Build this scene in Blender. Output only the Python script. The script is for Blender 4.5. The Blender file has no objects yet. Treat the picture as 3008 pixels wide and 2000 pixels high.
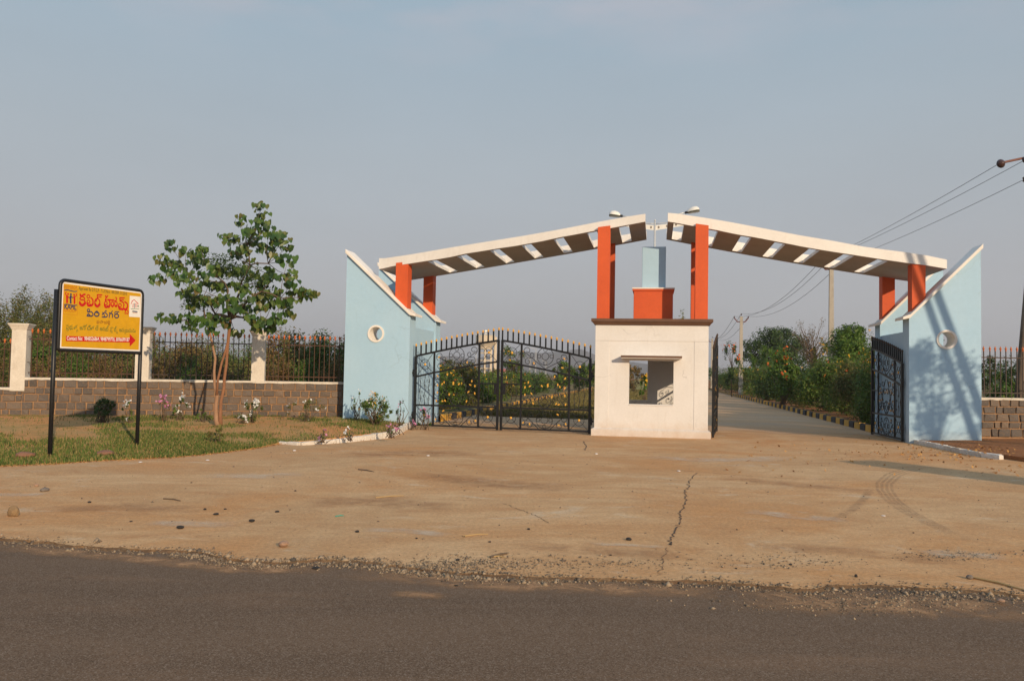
import bpy, bmesh, math, random
import numpy as np
from mathutils import Matrix, Vector
PI = math.pi
sc = bpy.context.scene
col = sc.collection
random.seed(7)

# ------------------------------------------------------------------ camera
F_PX, PITCH, ROLL, EYE = 2405.8, 0.0395, 0.0183, 1.6
cam = bpy.data.cameras.new('camera')
cam.sensor_fit = 'HORIZONTAL'; cam.sensor_width = 36.0
cam.lens = F_PX / 3008 * 36.0
cam.clip_start = 0.1; cam.clip_end = 9000
cam_ob = bpy.data.objects.new('camera', cam); col.objects.link(cam_ob)
cam_ob.matrix_world = (Matrix.Translation((0, 0, EYE)) @ Matrix.Rotation(PI/2 + PITCH, 4, 'X')
                       @ Matrix.Rotation(ROLL, 4, 'Z'))
sc.camera = cam_ob

# ------------------------------------------------------------------ world, sun, exposure
SUN_AZ, SUN_EL = math.radians(28.5), math.radians(17)      # azimuth: right of straight behind the camera
SUN = Vector((math.sin(SUN_AZ)*math.cos(SUN_EL), -math.cos(SUN_AZ)*math.cos(SUN_EL), math.sin(SUN_EL)))
world = bpy.data.worlds.new('World'); sc.world = world; world.use_nodes = True
wt = world.node_tree; wn = wt.nodes
bg = wn['Background']
sky = wn.new('ShaderNodeTexSky'); sky.sky_type = 'NISHITA'; sky.sun_disc = False
sky.sun_elevation = SUN_EL; sky.sun_rotation = math.atan2(SUN.x, SUN.y)
sky.air_density = 1.3; sky.dust_density = 3.0; sky.ozone_density = 1.5; sky.altitude = 200
wtc = wn.new('ShaderNodeTexCoord'); wsep = wn.new('ShaderNodeSeparateXYZ')
wt.links.new(wtc.outputs['Generated'], wsep.inputs[0])
ramp = wn.new('ShaderNodeValToRGB')                      # dusty air: grey-lilac low down, clearer blue overhead
cr = ramp.color_ramp
cr.elements[0].position = 0.0; cr.elements[0].color = (4.45, 4.38, 4.60, 1)
cr.elements[1].position = 1.0; cr.elements[1].color = (2.6, 4.8, 7.4, 1)
for p, c in ((.12, (4.40, 4.45, 4.72)), (.25, (4.15, 4.62, 5.05)), (.42, (3.42, 4.45, 5.30)), (.70, (2.9, 4.65, 6.5))):
    e = cr.elements.new(p); e.color = (*c, 1)
wt.links.new(wsep.outputs['Z'], ramp.inputs[0])
wmix = wn.new('ShaderNodeMix'); wmix.data_type = 'RGBA'; wmix.inputs[0].default_value = 0.90
wt.links.new(sky.outputs[0], wmix.inputs[6]); wt.links.new(ramp.outputs[0], wmix.inputs[7])
# a faint pink wisp of cloud high up
wno = wn.new('ShaderNodeTexNoise'); wno.inputs['Scale'].default_value = 5.0; wno.inputs['Detail'].default_value = 5
wmap = wn.new('ShaderNodeMapping'); wmap.inputs['Scale'].default_value = (1, 1, 3.2)
wt.links.new(wtc.outputs['Generated'], wmap.inputs[0]); wt.links.new(wmap.outputs[0], wno.inputs[0])
wcr = wn.new('ShaderNodeMapRange'); wcr.inputs[1].default_value = .47; wcr.inputs[2].default_value = .66
wt.links.new(wno.outputs[0], wcr.inputs[0])
wup = wn.new('ShaderNodeMapRange'); wup.inputs[1].default_value = .33; wup.inputs[2].default_value = .44
wt.links.new(wsep.outputs['Z'], wup.inputs[0])
wmul = wn.new('ShaderNodeMath'); wmul.operation = 'MULTIPLY'
wt.links.new(wcr.outputs[0], wmul.inputs[0]); wt.links.new(wup.outputs[0], wmul.inputs[1])
wmul2 = wn.new('ShaderNodeMath'); wmul2.operation = 'MULTIPLY'; wmul2.inputs[1].default_value = .6
wt.links.new(wmul.outputs[0], wmul2.inputs[0])
wm2 = wn.new('ShaderNodeMix'); wm2.data_type = 'RGBA'
wt.links.new(wmul2.outputs[0], wm2.inputs[0])
wt.links.new(wmix.outputs[2], wm2.inputs[6]); wm2.inputs[7].default_value = (5.0, 4.75, 5.2, 1)
wn2 = wn.new('ShaderNodeTexNoise'); wn2.inputs['Scale'].default_value = 2.2; wn2.inputs['Detail'].default_value = 4
wt.links.new(wmap.outputs[0], wn2.inputs[0])
wr2 = wn.new('ShaderNodeMapRange'); wr2.inputs[1].default_value = .3; wr2.inputs[2].default_value = .7; wr2.inputs[3].default_value = .965; wr2.inputs[4].default_value = 1.035
wt.links.new(wn2.outputs[0], wr2.inputs[0])
whs = wn.new('ShaderNodeHueSaturation'); wt.links.new(wr2.outputs[0], whs.inputs['Value']); wt.links.new(wm2.outputs[2], whs.inputs['Color'])
wt.links.new(whs.outputs[0], bg.inputs[0]); bg.inputs[1].default_value = 0.105
sun = bpy.data.lights.new('sun', 'SUN'); sun.energy = 4.15; sun.angle = math.radians(.6); sun.color = (1, .775, .53)
sun_ob = bpy.data.objects.new('sun', sun); col.objects.link(sun_ob)
sun_ob.rotation_euler = SUN.to_track_quat('Z', 'Y').to_euler()
sc.view_settings.view_transform = 'Standard'; sc.view_settings.look = 'None'
sc.view_settings.exposure = 0.0; sc.view_settings.gamma = 1.0; sc.view_settings.use_curve_mapping = False
sc.render.engine = 'CYCLES'
sc.cycles.max_bounces = 6; sc.cycles.volume_bounces = 0; sc.cycles.transparent_max_bounces = 8

# ------------------------------------------------------------------ pixel <-> place helpers
_cp, _sp, _cr, _sr = math.cos(PITCH), math.sin(PITCH), math.cos(ROLL), math.sin(ROLL)
def ray(px, py):
    a, b = (px-1504)/F_PX, (py-1000)/F_PX
    a, b = a*_cr + b*_sr, -a*_sr + b*_cr
    return Vector((a, _cp + b*_sp, _sp - b*_cp))
def at(px, py, Y):
    d = ray(px, py); t = Y/d.y
    return Vector((d.x*t, Y, EYE + d.z*t))
def on_ground(px, py, z=0.0):
    d = ray(px, py); t = (z-EYE)/d.z
    return Vector((d.x*t, d.y*t, z))
def on_plane(px, py, p, n):
    d = ray(px, py); o = Vector((0, 0, EYE)); t = (p-o).dot(n)/d.dot(n)
    return o + d*t
# the entrance's own frame: u along the front (right), w into the depth
YAW = 0.1744; OX, OY = 3.6378, 21.3696
_c, _s = math.cos(YAW), math.sin(YAW)
def W(u, w, z=0.0): return Vector((OX + u*_c + w*_s, OY - u*_s + w*_c, z))
def UW(p):
    x, y = p.x-OX, p.y-OY
    return x*_c - y*_s, x*_s + y*_c
U_DIR, W_DIR = Vector((_c, -_s, 0)), Vector((_s, _c, 0))

# ------------------------------------------------------------------ object helpers
def tag(o, label=None, cat=None, group=None, kind=None):
    if label: o['label'] = label
    if cat: o['category'] = cat
    if group: o['group'] = group
    if kind: o['kind'] = kind
    return o
def empty(name, loc=(0, 0, 0), rz=0.0, label=None, cat=None, group=None):
    o = bpy.data.objects.new(name, None); col.objects.link(o)
    o.empty_display_size = .2
    o.location = loc; o.rotation_euler = (0, 0, rz)
    return tag(o, label, cat, group)
def place(name, me, m=None, parent=None, loc=None, rot=None, scale=None):
    o = bpy.data.objects.new(name, me); col.objects.link(o)
    if m is not None and len(me.materials) == 0: me.materials.append(m)
    if parent is not None: o.parent = parent
    if loc is not None: o.location = loc
    if rot is not None: o.rotation_euler = rot
    if scale is not None: o.scale = scale
    return o
class MB:
    def __init__(s): s.v = []; s.f = []; s.mi = []
    def add(s, vs, fs, mi=0):
        b = len(s.v); s.v += [tuple(v) for v in vs]
        s.f += [tuple(i+b for i in f) for f in fs]; s.mi += [mi]*len(fs); return s
    def box(s, x0, x1, y0, y1, z0, z1, mi=0):
        vs = [(x, y, z) for z in (z0, z1) for y in (y0, y1) for x in (x0, x1)]
        return s.add(vs, [(0, 2, 3, 1), (4, 5, 7, 6), (0, 1, 5, 4), (2, 6, 7, 3), (0, 4, 6, 2), (1, 3, 7, 5)], mi)
    def prism(s, poly, vec, mi=0):              # planar polygon swept along vec
        n = len(poly); vec = Vector(vec)
        a = [Vector(p) for p in poly]; b = [p+vec for p in a]
        return s.add(a+b, [tuple(range(n))[::-1], tuple(range(n, 2*n))] + [(i, (i+1) % n, n+(i+1) % n, n+i) for i in range(n)], mi)
    def tube(s, pts, r, n=6, mi=0, cap=True, closed=False):
        pts = [Vector(p) for p in pts]; m = len(pts)
        rs = r if isinstance(r, (list, tuple)) else [r]*m
        vs = []; up = None
        for i, p in enumerate(pts):
            if closed: t = pts[(i+1) % m]-pts[i-1]
            else: t = pts[min(i+1, m-1)]-pts[max(i-1, 0)]
            t = t.normalized() if t.length > 1e-9 else Vector((0, 0, 1))
            if up is None:
                up = Vector((0, 0, 1)) if abs(t.z) < .9 else Vector((1, 0, 0))
            a = (up - t*up.dot(t))
            a = a.normalized() if a.length > 1e-6 else t.orthogonal().normalized()
            up = a; b = t.cross(a)
            for k in range(n):
                q = 2*PI*k/n + (PI/4 if n == 4 else 0)
                vs.append(p + (a*math.cos(q)+b*math.sin(q))*rs[i])
        fs = []
        for i in range(m if closed else m-1):
            j = (i+1) % m
            for k in range(n):
                l = (k+1) % n
                fs.append((i*n+k, i*n+l, j*n+l, j*n+k))
        if cap and not closed: fs += [tuple(range(n))[::-1], tuple(range((m-1)*n, m*n))]
        return s.add(vs, fs, mi)
    def lathe(s, prof, c=(0, 0, 0), n=24, mi=0, rot=0.0):
        c = Vector(c); m = len(prof)
        vs = [c+Vector((r*math.cos(2*PI*k/n+rot), r*math.sin(2*PI*k/n+rot), z)) for r, z in prof for k in range(n)]
        fs = [(i*n+k, i*n+(k+1) % n, (i+1)*n+(k+1) % n, (i+1)*n+k) for i in range(m-1) for k in range(n)]
        fs += [tuple(range(n))[::-1], tuple(range((m-1)*n, m*n))]
        return s.add(vs, fs, mi)
    def mesh(s, name, mats=None, smooth=False):
        me = bpy.data.meshes.new(name); me.from_pydata(s.v, [], s.f)
        if mats is not None:
            for m in (mats if isinstance(mats, (list, tuple)) else [mats]): me.materials.append(m)
        if any(s.mi): me.polygons.foreach_set('material_index', s.mi)
        bm = bmesh.new(); bm.from_mesh(me); bmesh.ops.recalc_face_normals(bm, faces=bm.faces); bm.to_mesh(me); bm.free()
        if smooth: me.polygons.foreach_set('use_smooth', [True]*len(me.polygons))
        me.update(); return me
    def build(s, name, mats, parent=None, loc=None, rot=None, smooth=False, bevel=0.0):
        me = s.mesh(name, mats, smooth)
        if bevel:
            bm = bmesh.new(); bm.from_mesh(me)
            bmesh.ops.remove_doubles(bm, verts=bm.verts, dist=1e-5)
            ed = [e for e in bm.edges if len(e.link_faces) == 2 and e.calc_face_angle(0) > .5]
            bmesh.ops.bevel(bm, geom=ed, offset=bevel, segments=2, affect='EDGES', profile=.5, clamp_overlap=True)
            bm.to_mesh(me); bm.free()
        return place(name, me, None, parent, loc, rot)
def np_mesh(name, verts, nv, mat):              # many faces of nv vertices each
    n = len(verts)//nv
    me = bpy.data.meshes.new(name)
    me.vertices.add(len(verts)); me.vertices.foreach_set('co', np.asarray(verts, np.float32).ravel())
    me.loops.add(n*nv); me.loops.foreach_set('vertex_index', np.arange(n*nv, dtype=np.int32))
    me.polygons.add(n); me.polygons.foreach_set('loop_start', np.arange(0, n*nv, nv, dtype=np.int32))
    me.polygons.foreach_set('loop_total', np.full(n, nv, np.int32))
    me.materials.append(mat); me.update(calc_edges=True); me.validate(); return me

# ------------------------------------------------------------------ materials
def new_mat(name):
    m = bpy.data.materials.new(name); m.use_nodes = True
    nt = m.node_tree; return m, nt, nt.nodes['Principled BSDF']
def nd(nt, typ, **kw):
    n = nt.nodes.new(typ)
    for k, v in kw.items(): setattr(n, k, v)
    return n
def noise(nt, vec, scale, detail=4, rough=.6, dist=0.0):
    n = nd(nt, 'ShaderNodeTexNoise'); n.inputs['Scale'].default_value = scale
    n.inputs['Detail'].default_value = detail; n.inputs['Roughness'].default_value = rough
    n.inputs['Distortion'].default_value = dist
    if vec is not None: nt.links.new(vec, n.inputs['Vector'])
    return n.outputs[0]
def mrange(nt, v, a, b, c=0.0, d=1.0):
    n = nd(nt, 'ShaderNodeMapRange'); nt.links.new(v, n.inputs[0])
    for i, x in enumerate((a, b, c, d)): n.inputs[i+1].default_value = x
    return n.outputs[0]
def mixc(nt, fac, a, b, blend='MIX'):
    n = nd(nt, 'ShaderNodeMix', data_type='RGBA', blend_type=blend)
    for i, x in ((0, fac), (6, a), (7, b)):
        if isinstance(x, (float, int)): n.inputs[i].default_value = x
        elif isinstance(x, tuple): n.inputs[i].default_value = (*x, 1)
        else: nt.links.new(x, n.inputs[i])
    return n.outputs[2]
def math2(nt, op, a, b=0.0):
    n = nd(nt, 'ShaderNodeMath', operation=op)
    for i, x in enumerate((a, b)):
        if isinstance(x, (float, int)): n.inputs[i].default_value = x
        else: nt.links.new(x, n.inputs[i])
    return n.outputs[0]
def coords(nt, scale=(1, 1, 1), kind='Object', rotz=0.0):
    t = nd(nt, 'ShaderNodeTexCoord'); mp = nd(nt, 'ShaderNodeMapping')
    mp.inputs['Scale'].default_value = scale; mp.inputs['Rotation'].default_value = (0, 0, rotz)
    nt.links.new(t.outputs[kind], mp.inputs[0]); return mp.outputs[0]
def bump(nt, bs, h, strength=.3, dist=.02):
    b = nd(nt, 'ShaderNodeBump'); b.inputs['Strength'].default_value = strength; b.inputs['Distance'].default_value = dist
    nt.links.new(h, b.inputs['Height']); nt.links.new(b.outputs[0], bs.inputs['Normal'])
def paint(name, c, c2=None, c3=None, scale=1.2, rough=.75, bumps=.25, bscale=40, streak=.0, var=.10, metal=0.0, mud=None, crack=0.0):
    """painted or bare surface: colour blotches, optional run-down streaks and stains, fine relief"""
    m, nt, bs = new_mat(name); v = coords(nt)
    c2 = c2 or tuple(x*.82 for x in c)
    a = mrange(nt, noise(nt, v, scale, 5, .65, .4), .35, .68)
    out = mixc(nt, a, c, c2)
    fine = mrange(nt, noise(nt, v, scale*14, 3, .7), .3, .75, -var, var)
    if streak:
        sv = coords(nt, (3.2, 3.2, .35))
        st = mrange(nt, noise(nt, sv, 2.6, 6, .7, .6), .56, .78, 0, streak)
        out = mixc(nt, st, out, c3 or tuple(x*.55 for x in c))
    elif c3:
        st = mrange(nt, noise(nt, v, scale*3.1, 6, .7, 1.0), .60, .72, 0, .8)
        out = mixc(nt, st, out, c3)
    if mud:                                     # earth splashed up from the ground, ragged upper limit
        gz = nd(nt, 'ShaderNodeSeparateXYZ'); nt.links.new(v, gz.inputs[0])
        lim = math2(nt, 'SUBTRACT', mrange(nt, noise(nt, v, 2.3, 7, .75, .6), .3, .75, .02, mud[1]), gz.outputs[2])
        out = mixc(nt, mrange(nt, lim, -.25, .30, 0, mud[2]), out, mud[0])
    if crack:                                   # hairline cracks where the plaster has moved
        wv = nd(nt, 'ShaderNodeVectorMath', operation='ADD'); nt.links.new(v, wv.inputs[0])
        nz = nd(nt, 'ShaderNodeTexNoise'); nz.inputs['Scale'].default_value = 1.6; nz.inputs['Detail'].default_value = 6; nt.links.new(v, nz.inputs['Vector'])
        nt.links.new(nz.outputs['Color'], wv.inputs[1])
        vo = nd(nt, 'ShaderNodeTexVoronoi', feature='DISTANCE_TO_EDGE'); vo.inputs['Scale'].default_value = .75; nt.links.new(wv.outputs[0], vo.inputs['Vector'])
        line = math2(nt, 'MULTIPLY', mrange(nt, vo.outputs['Distance'], .004, .012, 1, 0), mrange(nt, noise(nt, v, .8, 3, .5), .5, .62))
        out = mixc(nt, math2(nt, 'MULTIPLY', line, crack), out, tuple(x*.55 for x in c))
    hs = nd(nt, 'ShaderNodeHueSaturation'); nt.links.new(out, hs.inputs['Color'])
    nt.links.new(math2(nt, 'ADD', fine, 1.0), hs.inputs['Value'])
    nt.links.new(hs.outputs[0], bs.inputs['Base Color'])
    bs.inputs['Roughness'].default_value = rough; bs.inputs['Metallic'].default_value = metal
    if bumps: bump(nt, bs, noise(nt, v, bscale, 4, .6), bumps, .012)
    return m
def per_object(name, cs, rough=.85, bumps=.6, bscale=18, val=.18, stain=None):
    """pieces of one make, each its own shade (Object Info random)"""
    m, nt, bs = new_mat(name); v = coords(nt); oi = nd(nt, 'ShaderNodeObjectInfo')
    rp = nd(nt, 'ShaderNodeValToRGB'); nt.links.new(oi.outputs['Random'], rp.inputs[0])
    e = rp.color_ramp.elements; e[0].color = (*cs[0], 1); e[1].color = (*cs[-1], 1)
    for i, c in enumerate(cs[1:-1]): q = e.new((i+1)/(len(cs)-1)); q.color = (*c, 1)
    out = rp.outputs[0]
    if stain:
        out = mixc(nt, mrange(nt, noise(nt, v, 5, 5, .7, .5), .52, .7, 0, .75), out, stain)
    hs = nd(nt, 'ShaderNodeHueSaturation'); nt.links.new(out, hs.inputs['Color'])
    nt.links.new(mrange(nt, noise(nt, v, 9, 5, .7), .25, .75, 1-val, 1+val), hs.inputs['Value'])
    nt.links.new(hs.outputs[0], bs.inputs['Base Color']); bs.inputs['Roughness'].default_value = rough
    bump(nt, bs, noise(nt, v, bscale, 5, .65), bumps, .02)
    return m
def leafmat(name, cs, rough=.55, trans=.3, spec=.3):
    m, nt, bs = new_mat(name); g = nd(nt, 'ShaderNodeNewGeometry')
    rp = nd(nt, 'ShaderNodeValToRGB'); nt.links.new(g.outputs['Random Per Island'], rp.inputs[0])
    e = rp.color_ramp.elements; e[0].color = (*cs[0], 1); e[1].color = (*cs[-1], 1)
    for i, c in enumerate(cs[1:-1]): q = e.new((i+1)/(len(cs)-1)); q.color = (*c, 1)
    nt.links.new(rp.outputs[0], bs.inputs['Base Color']); bs.inputs['Roughness'].default_value = rough
    bs.inputs['Specular IOR Level'].default_value = spec
    tr = nd(nt, 'ShaderNodeBsdfTranslucent'); nt.links.new(rp.outputs[0], tr.inputs[0])
    mx = nd(nt, 'ShaderNodeMixShader'); mx.inputs[0].default_value = trans
    nt.links.new(bs.outputs[0], mx.inputs[1]); nt.links.new(tr.outputs[0], mx.inputs[2])
    nt.links.new(mx.outputs[0], nt.nodes['Material Output'].inputs['Surface'])
    return m
def flat(name, c, rough=.6, metal=0.0, spec=.4):
    m, nt, bs = new_mat(name)
    v = coords(nt)
    nt.links.new(mixc(nt, mrange(nt, noise(nt, v, 6, 4, .7), .3, .7), tuple(x*1.06 for x in c), tuple(x*.9 for x in c)), bs.inputs['Base Color'])
    bs.inputs['Roughness'].default_value = rough; bs.inputs['Metallic'].default_value = metal
    bs.inputs['Specular IOR Level'].default_value = spec
    return m
M = {}
M['white'] = paint('white_limewash', (.68, .665, .65), (.635, .615, .59), (.48, .435, .385), 1.2, .85, .10, 30, .30, .04, 0.0, ((.46, .30, .17), .40, .55), .5)
M['roofwhite'] = paint('white_roof_paint', (.75, .73, .70), (.69, .665, .63), (.52, .47, .41), 1.0, .85, .14, 14, .38, .04)
M['coping'] = paint('coping_white', (.80, .76, .70), (.72, .68, .62), (.48, .43, .38), 2.0, .85, .12, 30, .25, .04)
M['blue'] = paint('pale_blue_paint', (.385, .565, .71), (.355, .54, .695), (.27, .50, .68), .7, .8, .09, 20, .42, .035, 0.0, ((.42, .36, .27), .30, .5), .35)
M['orange'] = paint('orange_paint', (.62, .095, .018), (.55, .08, .015), (.48, .07, .016), 1.1, .7, .10, 16, .30, .05)
M['brown'] = paint('brown_trim', (.13, .062, .032), (.10, .05, .028), None, 2, .7, .3, 40)
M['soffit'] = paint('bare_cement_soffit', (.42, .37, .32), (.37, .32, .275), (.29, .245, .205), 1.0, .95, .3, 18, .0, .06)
M['black'] = flat('black_enamel', (.012, .012, .013), .42)
M['gold'] = flat('gold_paint', (.75, .40, .06), .5, .1)
M['rust'] = paint('rusty_bar', (.085, .034, .016), (.045, .022, .013), (.20, .065, .02), 6, .8, .3, 60)
M['darkbar'] = paint('dark_bar', (.05, .028, .018), (.035, .02, .014), (.16, .06, .02), 6, .7, .3, 60)
M['rusttip'] = flat('orange_spear_tip', (.50, .13, .03), .6)
M['stone'] = per_object('grey_brown_stone', [(.10, .082, .068), (.14, .105, .08), (.175, .128, .092), (.12, .10, .086), (.08, .066, .056)], stain=(.24, .145, .08))
M['mortar'] = paint('ochre_mortar', (.34, .20, .105), (.26, .145, .075), (.16, .11, .075), 4, .95, .6, 25)
M['oldwhite'] = paint('weathered_limewash', (.66, .61, .53), (.54, .48, .40), (.27, .22, .17), 2.6, .9, .4, 30, .75)
M['kerbwhite'] = per_object('white_kerb_paint', [(.70, .66, .60), (.60, .55, .48), (.74, .70, .64)], stain=(.38, .30, .22))
M['kerbyellow'] = per_object('yellow_kerb_paint', [(.58, .30, .035), (.50, .27, .04), (.62, .34, .05)], stain=(.32, .18, .05))
M['kerbblack'] = per_object('black_kerb_paint', [(.035, .03, .03), (.05, .04, .038), (.028, .026, .026)], stain=(.10, .07, .05))
M['concrete'] = paint('pole_concrete', (.42, .38, .32), (.34, .30, .25), (.24, .2, .17), 2, .9, .3, 40)
M['darkwood'] = paint('weathered_pole', (.20, .15, .11), (.14, .10, .075), (.08, .06, .05), 3, .9, .4, 40)
M['insul'] = flat('brown_insulator', (.06, .03, .025), .3)
M['arm'] = flat('red_oxide_arm', (.16, .05, .03), .6)
M['wire'] = flat('wire', (.05, .05, .055), .5, .3)
M['steel'] = flat('galvanised_steel', (.62, .62, .60), .4, .3)
M['lampshell'] = flat('lamp_shell', (.74, .72, .66), .4)
M['lampglass'] = flat('lamp_underside', (.10, .095, .07), .2)
M['bark'] = paint('pale_bark', (.34, .20, .12), (.26, .14, .075), (.45, .34, .25), 5, .9, .6, 30)
M['barkred'] = paint('reddish_bark', (.27, .125, .06), (.20, .09, .045), (.34, .22, .14), 5, .9, .6, 30)
M['twig'] = paint('brown_twig', (.13, .09, .055), (.09, .06, .04), None, 5, .9, .3, 30)
M['peepal'] = leafmat('peepal_leaf', [(0.03, 0.068, 0.015), (0.05, 0.105, 0.021), (0.075, 0.14, 0.027), (0.105, 0.17, 0.033), (0.13, 0.165, 0.036), (0.14, 0.125, 0.035)], .38, .32, .45)
M['darkleaf'] = leafmat('dark_leaf', [(0.0232, 0.048, 0.0116), (0.0394, 0.0758, 0.0162), (0.058, 0.1074, 0.0232), (0.0811, 0.1264, 0.029)], .6, .25)
M['midleaf'] = leafmat('mid_leaf', [(0.0408, 0.0845, 0.0138), (0.0699, 0.1365, 0.0206), (0.1048, 0.182, 0.0275), (0.1398, 0.208, 0.0343), (0.1514, 0.143, 0.0343)], .55, .28)
M['freshleaf'] = leafmat('fresh_leaf', [(0.0546, 0.1202, 0.0175), (0.0929, 0.1803, 0.0262), (0.1311, 0.2185, 0.035), (0.1639, 0.2185, 0.0437)], .5, .35)
M['oliveleaf'] = leafmat('olive_leaf', [(0.0695, 0.091, 0.0228), (0.1074, 0.1331, 0.0328), (0.1515, 0.168, 0.0442), (0.1893, 0.168, 0.0505), (0.2146, 0.1401, 0.0568)], .7, .3)
M['dryleaf'] = leafmat('dry_brown_foliage', [(0.1485, 0.0907, 0.0378), (0.2079, 0.1286, 0.0473), (0.2822, 0.1663, 0.0608), (0.1485, 0.1286, 0.0405), (0.1114, 0.1135, 0.0297)], .8, .25)
M['litter'] = leafmat('fallen_leaf', [(.42, .20, .055), (.50, .28, .09), (.30, .13, .04), (.20, .10, .04)], .7, .15)
M['yflower'] = leafmat('yellow_flower', [(.80, .40, .02), (.85, .50, .03), (.75, .30, .02)], .6, .3)
M['rflower'] = leafmat('orange_red_flower', [(.75, .12, .02), (.80, .20, .03), (.65, .08, .02)], .6, .3)
M['wflower'] = leafmat('white_flower', [(.80, .79, .76), (.74, .75, .74)], .6, .3)
M['pflower'] = leafmat('pink_flower', [(.62, .22, .42), (.70, .32, .50), (.55, .16, .36)], .6, .3)
M['grass'] = leafmat('grass_blade', [(0.065, 0.125, 0.022), (0.095, 0.165, 0.03), (0.14, 0.185, 0.04), (0.25, 0.21, 0.07), (0.38, 0.27, 0.11)], .7, .3)
M['drygrass'] = leafmat('dry_grass', [(0.221, 0.195, 0.065), (0.312, 0.247, 0.091), (0.39, 0.299, 0.13), (0.169, 0.182, 0.052)], .8, .3)

def ground_mat():
    m, nt, bs = new_mat('forecourt_concrete')
    v = coords(nt); vs = coords(nt, (.8, 1.35, 1), rotz=.17)
    a = mrange(nt, noise(nt, v, .22, 6, .65, .8), .40, .60)
    out = mixc(nt, a, (.585, .298, .120), (.555, .335, .165))
    b = mrange(nt, noise(nt, vs, .42, 9, .7, 1.0), .44, .66, 0, .85)
    out = mixc(nt, b, out, (.70, .46, .245))                   # dusty paler drifts
    c = mrange(nt, noise(nt, vs, 1.3, 8, .7, .6), .57, .76, 0, .65)
    out = mixc(nt, c, out, (.40, .165, .06))                   # red-brown soil washed over the slab
    g = mrange(nt, noise(nt, vs, .75, 9, .74, 1.2), .57, .68, 0, .62)
    out = mixc(nt, g, out, (.68, .56, .40))                     # bare cement showing
    k4 = mrange(nt, noise(nt, coords(nt, (.7, 1.3, 1)), 4.2, 8, .72, .5), .40, .66, 0, .42)
    out = mixc(nt, k4, out, (.42, .22, .10))
    d = mrange(nt, noise(nt, v, 26, 6, .75), .30, .72, .70, 1.26)
    e = mrange(nt, noise(nt, v, 110, 3, .8), .3, .7, .80, 1.20)
    hs = nd(nt, 'ShaderNodeHueSaturation'); nt.links.new(out, hs.inputs['Color'])
    nt.links.new(math2(nt, 'MULTIPLY', d, e), hs.inputs['Value'])
    sp = mrange(nt, noise(nt, coords(nt, (1, 2, 1)), 14, 4, .6), .70, .76, 0, .75)
    out = mixc(nt, sp, hs.outputs[0], (.10, .065, .045))        # specks of grit
    nt.links.new(out, bs.inputs['Base Color']); bs.inputs['Roughness'].default_value = .92
    bs.inputs['Specular IOR Level'].default_value = .2
    h = math2(nt, 'ADD', math2(nt, 'MULTIPLY', noise(nt, v, 9, 6, .7), 1.0), math2(nt, 'MULTIPLY', noise(nt, v, 70, 4, .7), .35))
    bump(nt, bs, h, .32, .022)
    return m
def asphalt_mat(name, base=(.132, .084, .052), dust=(.26, .15, .085), dustmin=.52, dustmax=.8, amt=.65):
    m, nt, bs = new_mat(name)
    v = coords(nt); vl = coords(nt, (.35, 1.6, 1), rotz=.145)
    a = mrange(nt, noise(nt, vl, .5, 6, .6, .4), .35, .7)
    out = mixc(nt, a, base, tuple(x*1.35 for x in base))
    out = mixc(nt, mrange(nt, noise(nt, vl, .9, 7, .7, .6), dustmin, dustmax, 0, amt), out, dust)
    st = mrange(nt, noise(nt, coords(nt, (1, 2.6, 1), rotz=.145), 3.4, 4, .55), .69, .75, 0, .75)
    out = mixc(nt, st, out, tuple(x*.42 for x in base))
    vo = nd(nt, 'ShaderNodeTexVoronoi'); vo.inputs['Scale'].default_value = 150; nt.links.new(v, vo.inputs['Vector'])
    ch = nd(nt, 'ShaderNodeSeparateColor'); nt.links.new(vo.outputs['Color'], ch.inputs[0])
    out2 = mixc(nt, mrange(nt, ch.outputs[0], .62, .98, 0, .8), out, (.29, .22, .165))
    out2 = mixc(nt, mrange(nt, ch.outputs[1], .72, .95, 0, .6), out2, tuple(x*.5 for x in base))
    nt.links.new(out2, bs.inputs['Base Color']); bs.inputs['Roughness'].default_value = .9
    bs.inputs['Specular IOR Level'].default_value = .12
    h = math2(nt, 'ADD', math2(nt, 'MULTIPLY', vo.outputs['Distance'], -.6), noise(nt, v, 60, 4, .7))
    bump(nt, bs, h, .35, .006)
    return m
def soil_mat(name, c_soil, c_dry, c_green, s=.35, gmin=.45, gmax=.62, green=.9):
    m, nt, bs = new_mat(name); v = coords(nt)
    out = mixc(nt, mrange(nt, noise(nt, v, s, 7, .68, .5), .40, .60), c_soil, c_dry)
    out = mixc(nt, mrange(nt, noise(nt, v, s*1.9, 8, .7, .8), gmin, gmax, 0, green), out, c_green)
    hs = nd(nt, 'ShaderNodeHueSaturation'); nt.links.new(out, hs.inputs['Color'])
    nt.links.new(mrange(nt, noise(nt, v, 22, 6, .8), .25, .75, .62, 1.38), hs.inputs['Value'])
    nt.links.new(hs.outputs[0], bs.inputs['Base Color']); bs.inputs['Roughness'].default_value = .95
    bs.inputs['Specular IOR Level'].default_value = .15
    bump(nt, bs, noise(nt, v, 16, 7, .75), .9, .05)
    return m
M['forecourt'] = ground_mat()
M['lip'] = soil_mat('broken_edge', (.22, .125, .065), (.30, .18, .09), (.12, .08, .05), 3.0)
M['asphalt'] = asphalt_mat('road_asphalt')
M['inner'] = asphalt_mat('dusty_inner_road', (.50, .33, .205), (.62, .35, .165), .38, .58, .95)
M['lawn'] = soil_mat('lawn_soil', (.62, .285, .105), (.47, .29, .115), (.15, .16, .04), .35, .54, .68)
M['verge'] = soil_mat('verge_soil', (.34, .145, .06), (.27, .125, .055), (.21, .13, .05), .8, .6, .7, .5)
M['field'] = soil_mat('field_soil', (.22, .14, .07), (.24, .18, .08), (.10, .11, .035), .12)
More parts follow.
